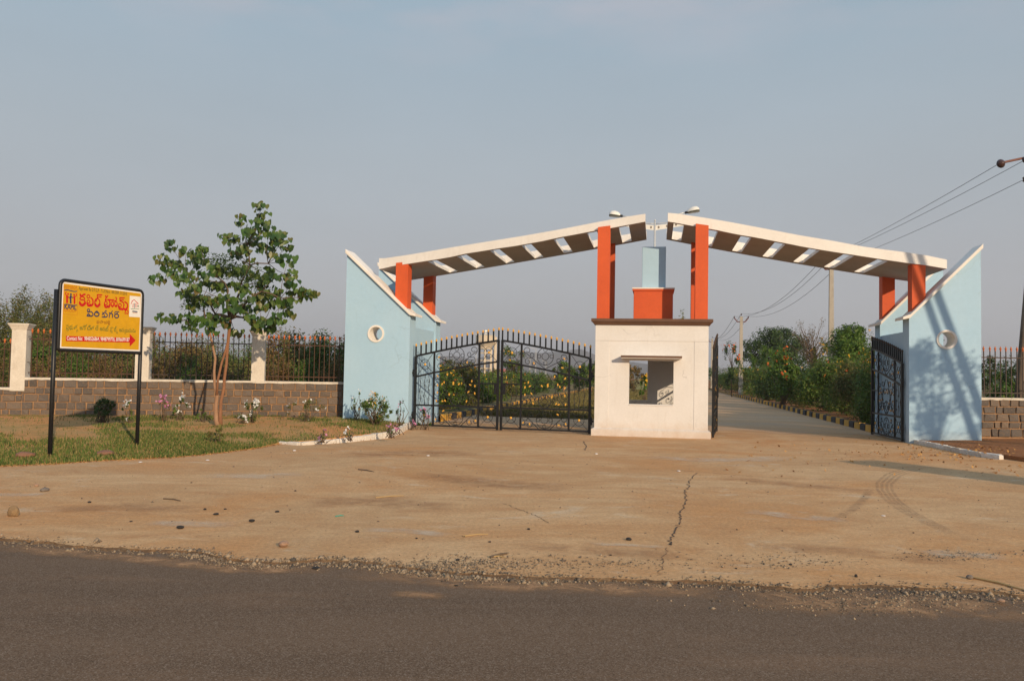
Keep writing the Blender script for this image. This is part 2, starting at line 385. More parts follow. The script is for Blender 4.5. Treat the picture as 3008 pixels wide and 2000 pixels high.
M['median'] = soil_mat('median_grass_soil', (.34, .25, .085), (.30, .235, .08), (.19, .19, .05), .3)
M['hill'] = soil_mat('hill_scrub', (.14, .10, .085), (.12, .09, .07), (.085, .085, .05), .02)
M['yellow'] = flat('sign_yellow', (.62, .325, .003), .5)
M['signwhite'] = flat('sign_white', (.78, .75, .70), .5)
M['signred'] = flat('sign_red', (.52, .005, .006), .5)
M['signblue'] = flat('sign_blue', (.022, .035, .10), .5)
M['signgreen'] = flat('sign_green', (.02, .13, .03), .5)
M['signbrown'] = flat('sign_maroon', (.16, .03, .012), .5)
M['signink'] = flat('sign_dark_ink', (.06, .07, .03), .5)
M['signorange'] = flat('sign_orange_line', (.50, .13, .01), .5)
M['tar'] = paint('tar', (.018, .016, .015), (.03, .026, .023), None, 20, .8, .6, 60)
M['rock'] = paint('ochre_rock', (.30, .19, .09), (.22, .14, .07), (.36, .27, .17), 6, .9, .6, 30)
M['rockpink'] = paint('pink_rock', (.42, .27, .18), (.33, .19, .12), (.5, .38, .28), 8, .9, .6, 40)
M['rockred'] = paint('red_rock', (.27, .13, .075), (.20, .095, .055), (.36, .22, .14), 6, .9, .6, 30)
M['rockgrey'] = paint('grey_rock', (.22, .18, .145), (.16, .13, .11), None, 8, .9, .6, 40)
M['gravel'] = leafmat('gravel_chips', [(.10, .075, .055), (.17, .125, .085), (.27, .20, .13), (.36, .27, .18), (.07, .06, .05)], .9, .0)
M['straw'] = flat('straw', (.42, .28, .12), .8)
M['paper'] = flat('white_scrap', (.72, .70, .68), .8)
M['teal'] = flat('teal_string', (.05, .30, .22), .6)
M['crack'] = paint('crack_dirt', (.085, .055, .038), (.06, .04, .03), None, 10, 1, .5, 40)
M['tyre'] = paint('tyre_rubber_film', (.27, .19, .13), (.22, .15, .105), None, 5, .9, .2, 50)
M['towercream'] = paint('tower_cream', (.66, .56, .42), (.56, .47, .35), (.36, .28, .2), .5, .9, .2, 5, .5)
M['towerdark'] = paint('tower_stain', (.40, .30, .20), (.32, .24, .16), None, .5, .9, .2, 5)
M['redroof'] = flat('red_tile', (.40, .10, .08), .8)
M['mint'] = flat('mint_wall', (.52, .62, .50), .8)

# ------------------------------------------------------------------ ground, road, forecourt
def sheet(name, pts, m, z=None):
    b = MB(); b.add([(p[0], p[1], p[2] if z is None else z) for p in pts], [tuple(range(len(pts)))])
    o = b.build(name, m); return tag(o, kind='structure')
sheet('ground', [(-2600, -60, 0), (2600, -60, 0), (2600, 4000, 0), (-2600, 4000, 0)], M['field'], -.10)
edge_px = [(-420, 1545), (-200, 1562), (0, 1578), (90, 1586), (200, 1598), (312, 1608), (420, 1612), (520, 1616), (600, 1622), (660, 1636), (714, 1646), (790, 1652), (850, 1649), (930, 1643), (1000, 1645),
           (1100, 1651), (1223, 1669), (1340, 1681), (1440, 1685), (1536, 1692), (1640, 1694), (1740, 1697), (1893, 1703), (2000, 1703), (2100, 1708), (2201, 1716), (2300, 1724), (2379, 1731), (2410, 1722), (2446, 1719),
           (2560, 1718), (2660, 1722), (2759, 1725), (2880, 1734), (3008, 1746), (3300, 1768), (3700, 1800)]
edge = [on_ground(x, y) for x, y in edge_px]
rnd = random.Random(3)
fe = []
for a, b in zip(edge, edge[1:]):
    n = max(2, int((b-a).length/.06))
    for i in range(n):
        p = a.lerp(b, i/n); fe.append((p.x+rnd.gauss(0, .008), p.y+rnd.gauss(0, .018), 0))
fe.append(tuple(edge[-1]))
# road edge direction for the asphalt
sheet('road', [(-40, -30, 0), (40, -30, 0), (40, 9.5, 0), (-40, 20, 0)], M['asphalt'], -.018)
b = MB()
back = [(40, fe[-1][1], 0), (40, 26, 0), (-40, 26, 0), (-40, fe[0][1], 0)]
ring = fe + back
n = len(ring)
b.add(ring, [tuple(range(n))])
b.add([(p[0], p[1], -.001) for p in fe] + [(p[0]+rnd.gauss(0, .02), p[1]-.07+rnd.gauss(0, .03), -.03) for p in fe], [(i, i+1, len(fe)+i+1, len(fe)+i) for i in range(len(fe)-1)], 1)
forecourt = tag(b.build('forecourt', [M['forecourt'], M['lip']]), kind='structure')
# inner road and median, beyond the gates (entrance frame)
def wsheet(name, uw, m, z):
    return sheet(name, [W(u, w, z) for u, w in uw], m)
innr = []
for i in range(60):
    innr.append((-6.6+13.2*i/59, 3.3+.35*math.sin(i*.5)+rnd.gauss(0, .12)))
wsheet('inner_road', [(-6.6, 300), ] + innr + [(6.6, 300)], M['inner'], .004)
wsheet('median_lawn', [(-6.4, 300), (-6.4, 9.2), (-5.4, 7.9), (-3, 7.4), (.2, 7.3), (1.0, 8.4), (1.1, 300)], M['median'], .03)
wsheet('planting_bed', [(-40, 300), (-40, 4.2), (-6.75, 4.2), (-6.75, 300)], M['verge'], .05)
wsheet('planting_bed', [(6.75, 300), (6.75, 4.4), (40, 4.4), (40, 300)], M['verge'], .05)

# lawn on the left: rises from the slab to the boundary wall
WALL_R = Vector((-4.80, 24.05, 0)); WALL_DIR = Vector((1, .2, 0)).normalized()
lawn_edge = [(-900, 1432, 0), (-420, 1398, 0), (-150, 1380, 0), (0, 1370, 0), (160, 1363, 0), (330, 1352, 0), (500, 1345, 0), (640, 1332, 0), (760, 1316, .01), (825, 1303, .03),
             (900, 1303, .06), (980, 1300, .10), (1043, 1294, .12), (1140, 1284, .12), (1172, 1270, .12), (1192, 1256, .12), (1206, 1248, .12)]
front = []
for (x, y, z) in lawn_edge: front.append((on_ground(x, y), z))
dens = []
for (a, za), (b_, zb) in zip(front, front[1:]):
    n = max(1, int((b_-a).length/.09))
    for i in range(n): dens.append((a.lerp(b_, i/n), za+(zb-za)*i/n))
dens.append(front[-1])
NL = len(dens); ROWS = 44
def lawn_back(i):
    t = i/(NL-1); L = 16.5
    return WALL_R + WALL_DIR*(-(1-t)*L + .9*t) + Vector((0, .45, 0))
LV = []
for i, (p, zf) in enumerate(dens):
    q = lawn_back(i)
    wob = .0 if zf > .04 else rnd.gauss(0, .03)
    for r in range(ROWS+1):
        t = r/ROWS
        k = p.lerp(q, t)
        z = zf + (.225-zf)*min(1, t*1.25)**.75
        z += (.018*math.sin(k.x*2.1+k.y)*math.sin(k.y*1.7) + rnd.gauss(0, .004))*min(1, 6*t)
        if r == 0: k = Vector((k.x, k.y-wob, 0)); z = zf+.006
        LV.append((k.x, k.y, z))
b = MB()
b.add(LV, [(i*(ROWS+1)+r, (i+1)*(ROWS+1)+r, (i+1)*(ROWS+1)+r+1, i*(ROWS+1)+r+1) for i in range(NL-1) for r in range(ROWS)])
lf = [LV[i*(ROWS+1)] for i in range(NL)]
b.add(lf + [(x, y, -.05) for x, y, z in lf], [(i, i+1, NL+i+1, NL+i) for i in range(NL-1)])
lawn = tag(b.build('lawn', M['lawn'], smooth=True), kind='structure')
LVn = np.array(LV).reshape(NL, ROWS+1, 3)
def lawn_z(x, y):
    d = (LVn[..., 0]-x)**2 + (LVn[..., 1]-y)**2
    return float(LVn.reshape(-1, 3)[int(d.argmin()), 2])
def on_lawn(px, py):
    z = .12
    for _ in range(6):
        p = on_ground(px, py, z); z = lawn_z(p.x, p.y)
    return on_ground(px, py, z)
# right-hand soil verge
vk = [(2668, 1297), (2700, 1303), (2760, 1313), (2830, 1327), (2890, 1339), (2948, 1347), (3008, 1356), (3150, 1372), (3500, 1420)]
vf = [on_ground(x, y) for x, y in vk]
VN = len(vf); b = MB(); VV = []
for i, p in enumerate(vf):
    q = W(6.6+i*1.35, 3.0)
    for r in range(13):
        t = r/12; k = p.lerp(q, t); VV.append((k.x, k.y, .085+.07*t+rnd.gauss(0, .008)))
b.add(VV, [(i*13+r, (i+1)*13+r, (i+1)*13+r+1, i*13+r+1) for i in range(VN-1) for r in range(12)])
b.add([VV[i*13] for i in range(VN)]+[(VV[i*13][0], VV[i*13][1], -.05) for i in range(VN)], [(i, i+1, VN+i+1, VN+i) for i in range(VN-1)])
tag(b.build('soil_verge', M['verge'], smooth=True), kind='structure')
# ground behind the walls
sheet('field', [(-60, 15, 0), WALL_R+WALL_DIR*-16.5+Vector((0, .3, 0)), WALL_R+WALL_DIR*1.2+Vector((0, .3, 0)), W(-6.8, 4.1), W(-6.8, 120), (-140, 130, 0)], M['field'], .18)
sheet('field', [W(8.3, 2.2), (40, 20, 0), (140, 120, 0), W(12, 120), W(8.3, 6)], M['field'], .12)
# hills far behind
b = MB(); HV = []; HN = 150
for i in range(HN):
    x = -1700+3400*i/(HN-1)
    h = 40+12*math.sin(x*.0042+1.1)+7*math.sin(x*.013)+4*math.sin(x*.031+2)+rnd.gauss(0, 1.2)
    h *= 1.05 if x < 150 else max(.35, 1.05-(x-150)/900)
    for r, (dy, k) in enumerate(((-500, 0), (-330, .30), (-160, .68), (0, 1), (300, .6))):
        HV.append((x, 2100+dy+40*math.sin(x*.01+r), -1+h*k+(rnd.gauss(0, 1.5) if 0 < r < 4 else 0)))
b.add(HV, [(i*5+r, (i+1)*5+r, (i+1)*5+r+1, i*5+r+1) for i in range(HN-1) for r in range(4)])
tag(b.build('hills', M['hill'], smooth=True), kind='structure')

# ------------------------------------------------------------------ entrance: pylons
ROT = -YAW
def wroot(name, label, cat, group=None, u=0, w=0): return empty(name, W(u, w), ROT, label, cat, group)
PW, PTH, DP = .613, .545, 2.755
PYL = {-1: dict(po=8.669, pi=6.739, hu=7.739), 1: dict(po=8.17, pi=6.473, hu=7.364)}
def pylon(side, rear, label):
    q = PYL[side]; w0 = PW + (DP if rear else 0)
    root = wroot('pylon_wall', label, 'wall', 'blue wedge walls of the entrance')
    root.location = W(0, w0)
    zt, zi = 4.93, 3.17
    poly = [(side*q['po'], -.3), (side*q['pi'], -.3), (side*q['pi'], zi), (side*q['po'], zt)]
    R = .205; hz = 2.645; N = 40
    bm = bmesh.new()
    def loop(pts, y):
        vs = [bm.verts.new((x, y, z)) for x, z in pts]
        return vs, [bm.edges.new((vs[i], vs[(i+1) % len(vs)])) for i in range(len(vs))]
    circ = [(side*q['hu']+R*math.cos(2*PI*k/N), hz+R*math.sin(2*PI*k/N)) for k in range(N)]
    L = []
    for y in (0, PTH):
        o, oe = loop(poly, y); c, ce = loop(circ, y)
        bmesh.ops.triangle_fill(bm, use_beauty=True, use_dissolve=False, edges=oe+ce)
        L.append((o, c))
    for k in (0, 1):
        A, B = L[0][k], L[1][k]
        for i in range(len(A)): bm.faces.new((A[i], A[(i+1) % len(A)], B[(i+1) % len(A)], B[i]))
    bmesh.ops.recalc_face_normals(bm, faces=bm.faces)
    me = bpy.data.meshes.new('wall'); bm.to_mesh(me); bm.free(); me.materials.append(M['blue'])
    place('wall', me, None, root)
    # coping: sloped slab that overhangs, with a short level lip at the low end
    slope = (zt-zi)/(q['po']-q['pi'])
    s = side
    t = .075
    prof = [(s*(q['po']+.03), zt+.02), (s*(q['pi']+.0), zi+.004), (s*(q['pi']-.17), zi-.035), (s*(q['pi']-.17), zi+.035),
            (s*(q['pi']+.01), zi+t+.03), (s*(q['po']+.03), zt+t+.06)]
    b = MB(); b.prism([(x, -.085, z) for x, z in prof], (0, PTH+.17, 0))
    b.build('coping', M['coping'], root, bevel=.012)
    # raised rim and lining of the round opening
    b = MB(); ro = R+.04
    cu = side*q['hu']
    for k in range(N):
        a0, a1 = 2*PI*k/N, 2*PI*(k+1)/N
        def P(r, a, y): return (cu+r*math.cos(a), y, hz+r*math.sin(a))
        ri = R-.012
        vs = [P(ri, a0, -.025), P(ro, a0, -.025), P(ro, a1, -.025), P(ri, a1, -.025),
              P(ri, a0, PTH+.025), P(ro, a0, PTH+.025), P(ro, a1, PTH+.025), P(ri, a1, PTH+.025)]
        b.add(vs, [(0, 1, 2, 3), (4, 7, 6, 5), (0, 3, 7, 4)])
        b.add([P(ro, a0, -.025), P(ro, a1, -.025), P(ro, a1, .004), P(ro, a0, .004)], [(0, 1, 2, 3)])
        b.add([P(ro, a0, PTH+.025), P(ro, a1, PTH+.025), P(ro, a1, PTH-.004), P(ro, a0, PTH-.004)], [(0, 1, 2, 3)])
    b.build('ring', M['coping'], root)
    return root
pylon(-1, False, 'blue wedge wall with round hole, left of the closed gate and nearest the lawn')
pylon(-1, True, 'blue wedge wall standing behind the left front wedge, mostly hidden by it')
pylon(1, False, 'blue wedge wall with round hole and long shadows, right of the open gate')
pylon(1, True, 'blue wedge wall behind the right front wedge, its low end past the open gate leaf')
for side, lab in ((-1, 'low pale blue wall joining the two left wedge walls behind the hinges'), (1, 'low shaded blue wall joining the two right wedge walls behind the open gate leaf')):
    q = PYL[side]
    root = wroot('link_wall', lab, 'wall', 'low walls between the wedge walls')
    a, c = side*(q['pi']+.05), side*(q['pi']+.28)
    b = MB(); b.box(min(a, c), max(a, c), PW+PTH+.002, PW+DP-.002, -.3, 2.86); b.build('wall', M['blue'], root)

# ------------------------------------------------------------------ entrance: booth
booth = wroot('guard_booth', 'white guard booth with a window and brown top slab between the gates', 'booth')
HB = 3.0727; A = 1.45; TH = .2; BD = 3.0
wx0, wx1, wz0, wz1 = -.562, .579, .845, 1.985
b = MB()   # front wall in four pieces around the window, butt-jointed
b.box(-A, wx0, 0, TH, -.2, HB-.17); b.box(wx1, A, 0, TH, -.2, HB-.17)
b.box(wx0, wx1, 0, TH, -.2, wz0); b.box(wx0, wx1, 0, TH, wz1, HB-.17)
b.box(-A, -A+TH, TH, .8, -.2, HB-.17); b.box(-A, -A+TH, 1.9, BD, -.2, HB-.17); b.box(-A, -A+TH, .8, 1.9, 2.1, HB-.17)   # left side; unseen doorway added to let light into the booth
sz0, sz1, sw0, sw1 = .84, 1.78, 1.20, 2.78                         # right side opening
b.box(A-TH, A, TH, sw0, -.2, HB-.17); b.box(A-TH, A, sw1, BD, -.2, HB-.17)
b.box(A-TH, A, sw0, sw1, -.2, .03); b.box(A-TH, A, sw0, sw1, sz1, HB-.17)  # opening taken down to the floor to bring bounce light inside
bu0, bu1 = -1.05, -.11                                             # back opening
b.box(-A+TH, bu0, BD-TH, BD, -.2, HB-.17); b.box(bu1, A-TH, BD-TH, BD, -.2, HB-.17)
b.box(bu0, bu1, BD-TH, BD, -.2, .86); b.box(bu0, bu1, BD-TH, BD, 2.05, HB-.17)
b.build('wall', M['white'], booth)
b = MB()
b.box(-A-.007, -1.09, -.009, .0, .2, 2.49); b.build('pilaster', M['white'], booth, bevel=.003)
b = MB(); b.box(1.10, A+.007, -.009, .0, .2, 2.49); b.build('pilaster', M['white'], booth, bevel=.003)
b = MB(); b.box(-A-.007, A+.007, -.012, .0, 2.494, HB-.175); b.build('lintel_beam', M['white'], booth, bevel=.003)
b = MB()
pl = 1.533
b.box(-pl, pl, -.06, 0, -.2, .17); b.box(-pl, -A, 0, BD+.06, -.2, .17); b.box(A, pl, 0, BD+.06, -.2, .17); b.box(-A, A, BD, BD+.06, -.2, .17)
b.build('plinth', M['white'], booth)
b = MB()
b.add([(-pl, -.06, .17), (pl, -.06, .17), (A, -.004, .215), (-A, -.004, .215)], [(0, 1, 2, 3)])
b.add([(-pl, -.06, .17), (-A, -.004, .215), (-A, BD, .215), (-pl, BD+.06, .17)], [(0, 1, 2, 3)])
b.add([(pl, -.06, .17), (A, -.004, .215), (A, BD, .215), (pl, BD+.06, .17)], [(0, 1, 2, 3)])
b.build('plinth_slope', M['white'], booth)
b = MB()   # slab with a chamfered underside
def slab_ring(e, z): return [(-A-e, -e, z), (A+e, -e, z), (A+e, BD+e, z), (-A-e, BD+e, z)]
rings = [slab_ring(.012, HB-.17), slab_ring(.045, HB-.155), slab_ring(.09, HB-.08), slab_ring(.115, HB-.078), slab_ring(.115, HB), ]
vs = [p for r in rings for p in r]
fs = [(i*4+k, i*4+(k+1) % 4, (i+1)*4+(k+1) % 4, (i+1)*4+k) for i in range(4) for k in range(4)] + [(3, 2, 1, 0), (16, 17, 18, 19)]
b.add(vs, fs); b.build('top_slab', M['brown'], booth)
b = MB(); b.box(-.766, .777, -.31, .0, 2.035, 2.10); can = b.build('window_canopy', M['white'], booth, bevel=.006)
b = MB(); b.box(-.772, .783, -.317, -.3105, 2.052, 2.107); b.build('brown_edge', M['brown'], can)
b = MB(); b.box(wx0-.0, wx1, -.012, TH+.03, wz0-.035, wz0-.003); b.build('window_sill', M['white'], booth, bevel=.004)
b = MB(); b.box(-A+TH, A-TH, TH, BD-TH, -.02, .031); b.build('floor', M['coping'], booth)

ped = wroot('pedestal', 'orange box with a tall pale blue block on top of the guard booth', 'pedestal')
b = MB(); b.box(-.50, .565, 1.06, 2.0, HB+.001, 3.97); b.build('base_box', M['orange'], ped, bevel=.01)
b = MB(); b.box(-.545, .61, 1.015, 2.045, 3.971, 4.005); b.box(-.53, .595, 1.03, 2.03, 3.915, 3.970, 1); b.build('base_cap', [M['coping'], M['orange']], ped)
b = MB(); b.box(-.28, .365, 1.19, 1.80, 4.006, 5.155); b.build('upper_block', M['blue'], ped, bevel=.01)

# ------------------------------------------------------------------ entrance: two sloping canopies on orange columns
def roof(side, top_px, bot_px, open_px, ox, oy, sc_, label):
    root = wroot('entrance_canopy', label, 'canopy', 'sloping entrance canopies')
    # front face stands on a line that runs slightly back towards the outside
    p0 = W(side*.19, 0); p1 = W(side*7.3, .72)
    d = (p1-p0).normalized(); nrm = Vector((d.y, -d.x, 0))
    def samp(pts):
        r = []
        for x, y in pts:
            P = on_plane(ox+x/sc_, oy+y/sc_, p0, nrm); u, w = UW(P); r.append((abs(u), P.z))
        return sorted(r)
    T, B = samp(top_px), samp(bot_px)
    us = [p[0] for p in T]; u0, u1 = .19, us[-1]
    def zi(tab, u): return float(np.interp(u, [p[0] for p in tab], [p[1] for p in tab]))
    def wf(u): return .72*(u-.19)/7.11
    OW0, OW1, RW = .15, 2.66, 2.95
    op = []
    for x, y in open_px:                       # near left/right corner of each opening on the soffit
        P = on_plane(ox+x/sc_, oy+y/sc_, p0+W_DIR*OW0, nrm); op.append(abs(UW(P)[0]))
    op = sorted(op); ops = [(c-.135, c+.135) for c in op]
    brk = sorted(set([u0, u1] + [u for a in ops for u in a] + [u0+(u1-u0)*k/36 for k in range(37)] + us))
    brk = [u for i, u in enumerate(brk) if u0 <= u <= u1 and (i == 0 or u-brk[i-1] > .012 or any(abs(u-x) < 1e-9 for a in ops for x in a))]
    wb = [0, OW0, OW1, RW]
    nu, nw = len(brk)-1, 3
    occ = [[not (j == 1 and any(a-1e-6 <= brk[i] and brk[i+1] <= c+1e-6 for a, c in ops)) for j in range(nw)] for i in range(nu)]
    SLAB = .085
    def ztp(i, j): return zi(T, brk[i]) if j != 1 else max(zbt(i, 1), zbt(i, 2))+SLAB
    fit = np.polyfit([p[0] for p in B], [p[1] for p in B], 2)
    def zbt(i, wj):
        f = (.45, .55, .95, 1.0)[wj]; return zi(B, brk[i])*(1-f)+float(np.polyval(fit, brk[i]))*f
    b = MB()
    def wall(i0, j0, i1, j1, za0, zb0, za1, zb1):
        p = [(side*brk[i0], wf(brk[i0])+wb[j0], za0), (side*brk[i1], wf(brk[i1])+wb[j1], za1), (side*brk[i1], wf(brk[i1])+wb[j1], zb1), (side*brk[i0], wf(brk[i0])+wb[j0], zb0)]
        b.add(p, [(0, 1, 2, 3)])
    def P3(i, j, z): return (side*brk[i], wf(brk[i])+wb[j], z)
    for i in range(nu):
        for j in range(nw):
            if not occ[i][j]: continue
            b.add([P3(i, j, ztp(i, j)), P3(i+1, j, ztp(i+1, j)), P3(i+1, j+1, ztp(i+1, j)), P3(i, j+1, ztp(i, j))], [(0, 1, 2, 3)])
            b.add([P3(i, j, zbt(i, j)), P3(i+1, j, zbt(i+1, j)), P3(i+1, j+1, zbt(i+1, j+1)), P3(i, j+1, zbt(i, j+1))], [(3, 2, 1, 0)], 1)
            for ii, nb_ in ((i, i-1), (i+1, i+1)):
                if nb_ < 0 or nb_ >= nu or not occ[nb_][j]: wall(ii, j, ii, j+1, zbt(ii, j), ztp(ii, j), zbt(ii, j+1), ztp(ii, j))
            for jj, nb_ in ((j, j-1), (j+1, j+1)):
                if nb_ < 0 or nb_ >= nw or not occ[i][nb_]: wall(i, jj, i+1, jj, zbt(i, jj), ztp(i, j), zbt(i+1, jj), ztp(i+1, j))
                elif j != 1: wall(i, jj, i+1, jj, ztp(i, 1), ztp(i, j), ztp(i+1, 1), ztp(i+1, j))
    weld = True
    b.build('roof_slab', [M['roofwhite'], M['soffit']], root)
    # columns
    def zsof(u): return zi(B, u)
    q = PYL[side]; slope = (4.93-3.17)/(q['po']-q['pi'])
    for rear in (0, 1):
        w0 = 0.012 if not rear else 2.62
        b = MB(); m0, m1 = 1.108, 1.434
        za, zb = zsof(m0)-.004, zsof(m1)-.004
        vs = [(side*m0, w0, HB+.001), (side*m1, w0, HB+.001), (side*m1, w0+.32, HB+.001), (side*m0, w0+.32, HB+.001),
              (side*m0, w0, za+.06), (side*m1, w0, zb+.06), (side*m1, w0+.32, zb+.06), (side*m0, w0+.32, za+.06)]
        b.add(vs, [(0, 3, 2, 1), (4, 5, 6, 7), (0, 1, 5, 4), (1, 2, 6, 5), (2, 3, 7, 6), (3, 0, 4, 7)])
        b.build('column', M['orange'], root)
        w0 = PW+.08 + (DP if rear else 0)
        Y = 0
        xs = {(-1, 0): (1162, 1198), (-1, 1): (1244, 1272), (1, 0): (2679, 2719), (1, 1): (2592, 2629)}[(side, rear)]
        pl_p = W(0, w0)
        u_a, u_b = sorted(abs(UW(on_plane(x, 830, pl_p, W_DIR))[0]) for x in xs)
        def ztop(u): return 3.17 + slope*(u-q['pi']) + .05
        b = MB(); h = .36
        vs = [(side*u_a, w0, ztop(u_a)), (side*u_b, w0, ztop(u_b)), (side*u_b, w0+h, ztop(u_b)), (side*u_a, w0+h, ztop(u_a)),
              (side*u_a, w0, zsof(u_a)+.06), (side*u_b, w0, zsof(u_b)+.06), (side*u_b, w0+h, zsof(u_b)+.06), (side*u_a, w0+h, zsof(u_a)+.06)]
        b.add(vs, [(0, 3, 2, 1), (4, 5, 6, 7), (0, 1, 5, 4), (1, 2, 6, 5), (2, 3, 7, 6), (3, 0, 4, 7)])
        b.build('column', M['orange'], root)
    return root, T, wf
topL = [(88, 468), (130, 469), (320, 441), (490, 412), (640, 386), (800, 360), (1000, 328), (1200, 296), (1500, 243), (1750, 194), (2000, 148), (2130, 128)]
botL = [(95, 555), (215, 521), (320, 509), (420, 494), (540, 478), (650, 458), (760, 428), (900, 409), (1010, 391), (1130, 378), (1230, 360), (1330, 343), (1500, 302), (1600, 284), (1760, 253), (1860, 239), (2000, 213), (2135, 188)]
opnL = [(498, 495), (724, 455), (978, 411), (1222, 372), (1470, 322), (1727, 276), (1972, 232)]
roofL, TL, wfL = roof(-1, topL, botL, opnL, 1080, 580, 2.621, 'left sloping white canopy slab with slots over the closed gate, on orange columns')
topR = [(92, 103), (200, 112), (400, 141), (560, 168), (700, 194), (900, 232), (1050, 261), (1300, 303), (1500, 341), (1650, 362), (1800, 381), (1950, 404), (2080, 432)]
botR = [(85, 163), (180, 173), (330, 199), (490, 224), (560, 241), (640, 259), (760, 276), (830, 291), (1000, 326), (1080, 345), (1250, 374), (1440, 401), (1640, 432), (1810, 455), (1930, 466), (2000, 480), (2075, 495)]
opnR = [(222, 192), (457, 230), (688, 279), (924, 320), (1162, 362), (1400, 404), (1634, 442)]
roofR, TR, wfR = roof(1, topR, botR, opnR, 1900, 580, 2.359, 'right sloping white canopy slab with slots over the open gateway, on orange columns')

# street lamps on the canopies
def roof_lamp(label, a, b_, w):
    root = wroot('roof_lamp', label, 'lamp', 'lamps on the canopies')
    n0 = W(0, w)
    A_, B_ = on_plane(*a, n0, W_DIR), on_plane(*b_, n0, W_DIR)
    iv = Matrix.Rotation(-ROT, 3, 'Z')
    L = lambda P: iv @ (P-W(0, 0))
    A_, B_ = L(A_), L(B_); d = (B_-A_)
    m = MB(); neck = A_+d*.32
    m.tube([A_-Vector((0, 0, .12)), A_, neck], .016, 6); m.build('arm', M['steel'], root, smooth=True)
    m = MB(); m.tube([neck, A_+d*.46], .035, 8); m.build('clamp', M['black'], root, smooth=True)
    ax = d.normalized(); up = Vector((0, 0, 1)); up = (up-ax*up.dot(ax)).normalized(); sd = ax.cross(up)
    def cob(t, zo, r, h):
        c = A_+d*t+up*zo
        return [c+sd*(r*math.cos(q*PI/6)) + up*(h*max(0, math.sin(q*PI/6))) for q in range(7)]
    m = MB(); rows = [cob(t, 0, r, h) for t, r, h in ((.44, .05, .05), (.55, .10, .10), (.72, .13, .13), (.88, .13, .12), (.98, .08, .07), (1.0, .03, .02))]
    m.add([p for r in rows for p in r], [(i*7+k, i*7+k+1, (i+1)*7+k+1, (i+1)*7+k) for i in range(5) for k in range(6)])
    m.build('housing', M['lampshell'], root, smooth=True)
    m = MB(); r2 = [[A_+d*t+sd*r-up*.002, A_+d*t-sd*r-up*.002, A_+d*t-sd*r*.8-up*.045, A_+d*t+sd*r*.8-up*.045] for t, r in ((.46, .05), (.6, .11), (.9, .12), (.99, .06))]
    m.add([p for r in r2 for p in r], [(i*4+k, i*4+(k+1) % 4, (i+1)*4+(k+1) % 4, (i+1)*4+k) for i in range(3) for k in range(4)] + [(0, 1, 2, 3), (12, 13, 14, 15)])
    m.build('lens', M['lampglass'], root)
roof_lamp('white lamp head pointing left above the left canopy', (1848, 637), (1789, 631), .9)
roof_lamp('white lamp head tilted up to the right above the right canopy', (1992, 629), (2055, 617), .9)

# lamp pole seen in the gap between the canopies
pp = on_ground(1921, 1200); pw = W(0, 4.6); base = Vector((at(1921, 900, pw.y).x, pw.y, 0))
root = empty('lamp_pole', base, ROT, 'slim white pole with ball top and curved arms in the gap between the canopies', 'pole')
def pz(y): return at(1921, y, pw.y).z
m = MB(); m.tube([(0, 0, 0), (0, 0, 3), (0, 0, pz(652))], [.05, .045, .03], 10); m.build('pole', M['steel'], root, smooth=True)
m = MB(); m.lathe([(.005, -.03), (.025, -.02), (.032, 0), (.025, .022), (.005, .032)], (0, 0, pz(648)), 10); m.build('ball', M['steel'], root, smooth=True)
for s in (-1, 1):
    m = MB(); pts = [(s*x, 0, pz(657)+.10*(x/1.0)**1.6) for x in np.linspace(.03, .95, 9)]
    m.tube(pts, .014, 6); m.build('arm', M['steel'], root, smooth=True)
    m = MB(); zs = pz(664)
    poly = [(s*.03, -.004, zs-.14), (s*.95, -.004, zs+.0), (s*.95, -.004, zs+.12), (s*.03, -.004, zs+.02)]
    m.prism(poly, (0, .008, 0)); bd = m.build('banner_strip', M['lampshell'], root)
    for k in (.12, .38, .66):
        m = MB(); x = s*k; z = zs-.06+.14*k
        m.prism([(x-.035, -.011, z), (x, -.011, z-.045), (x+.035, -.011, z), (x, -.011, z+.045)], (0, .005, 0)); m.build('diamond', M['rockgrey'], bd)

# ------------------------------------------------------------------ gates
GL = 2.60
def ztop(x): return 2.02+.225*x-.0165*x*x
def zmid(x): return 1.43+.235*x-.02*x*x
def spiral(cx, cz, r, a0, turns, sgn=1, n=22, r1=.25):
    return [(cx+(r*(1-t)+r*r1*t)*math.cos(a0+sgn*2*PI*turns*t), 0, cz+(r*(1-t)+r*r1*t)*math.sin(a0+sgn*2*PI*turns*t)) for t in [k/(n-1) for k in range(n)]]
def circle(cx, cz, r, n=20): return [(cx+r*math.cos(2*PI*k/n), 0, cz+r*math.sin(2*PI*k/n)) for k in range(n)]
gate_parts = []     # (name, mesh, location, rotation, sub parts)
def gp(name, mb, m, sub=None, smooth=False): gate_parts.append((name, mb.mesh(name, m, smooth), sub))
X1, X2 = .61, 2.0
SB, SR, ST = .024, .020, .0085           # half widths: posts, rails; radius of thin work
def hrail(zf, x0, x1, h, n=12):
    m = MB(); xs = [x0+(x1-x0)*k/n for k in range(n+1)]
    vs = [(x, y, zf(x)+dz) for x in xs for y, dz in ((-.018, -h), (.018, -h), (.018, h), (-.018, h))]
    m.add(vs, [(i*4+k, i*4+(k+1) % 4, (i+1)*4+(k+1) % 4, (i+1)*4+k) for i in range(n) for k in range(4)] + [(0, 1, 2, 3), (n*4, n*4+1, n*4+2, n*4+3)])
    return m
m = MB(); m.box(-.01, .055, -.03, .03, .02, ztop(0)+.01); gp('post', m, M['black'])
m = MB(); m.box(GL-.055, GL+.005, -.03, .03, .02, ztop(GL)+.01); gp('post', m, M['black'])
for x in (X1, X2):
    m = MB(); m.box(x-.025, x+.025, -.0195, .0195, .05, ztop(x)); gp('upright', m, M['black'])
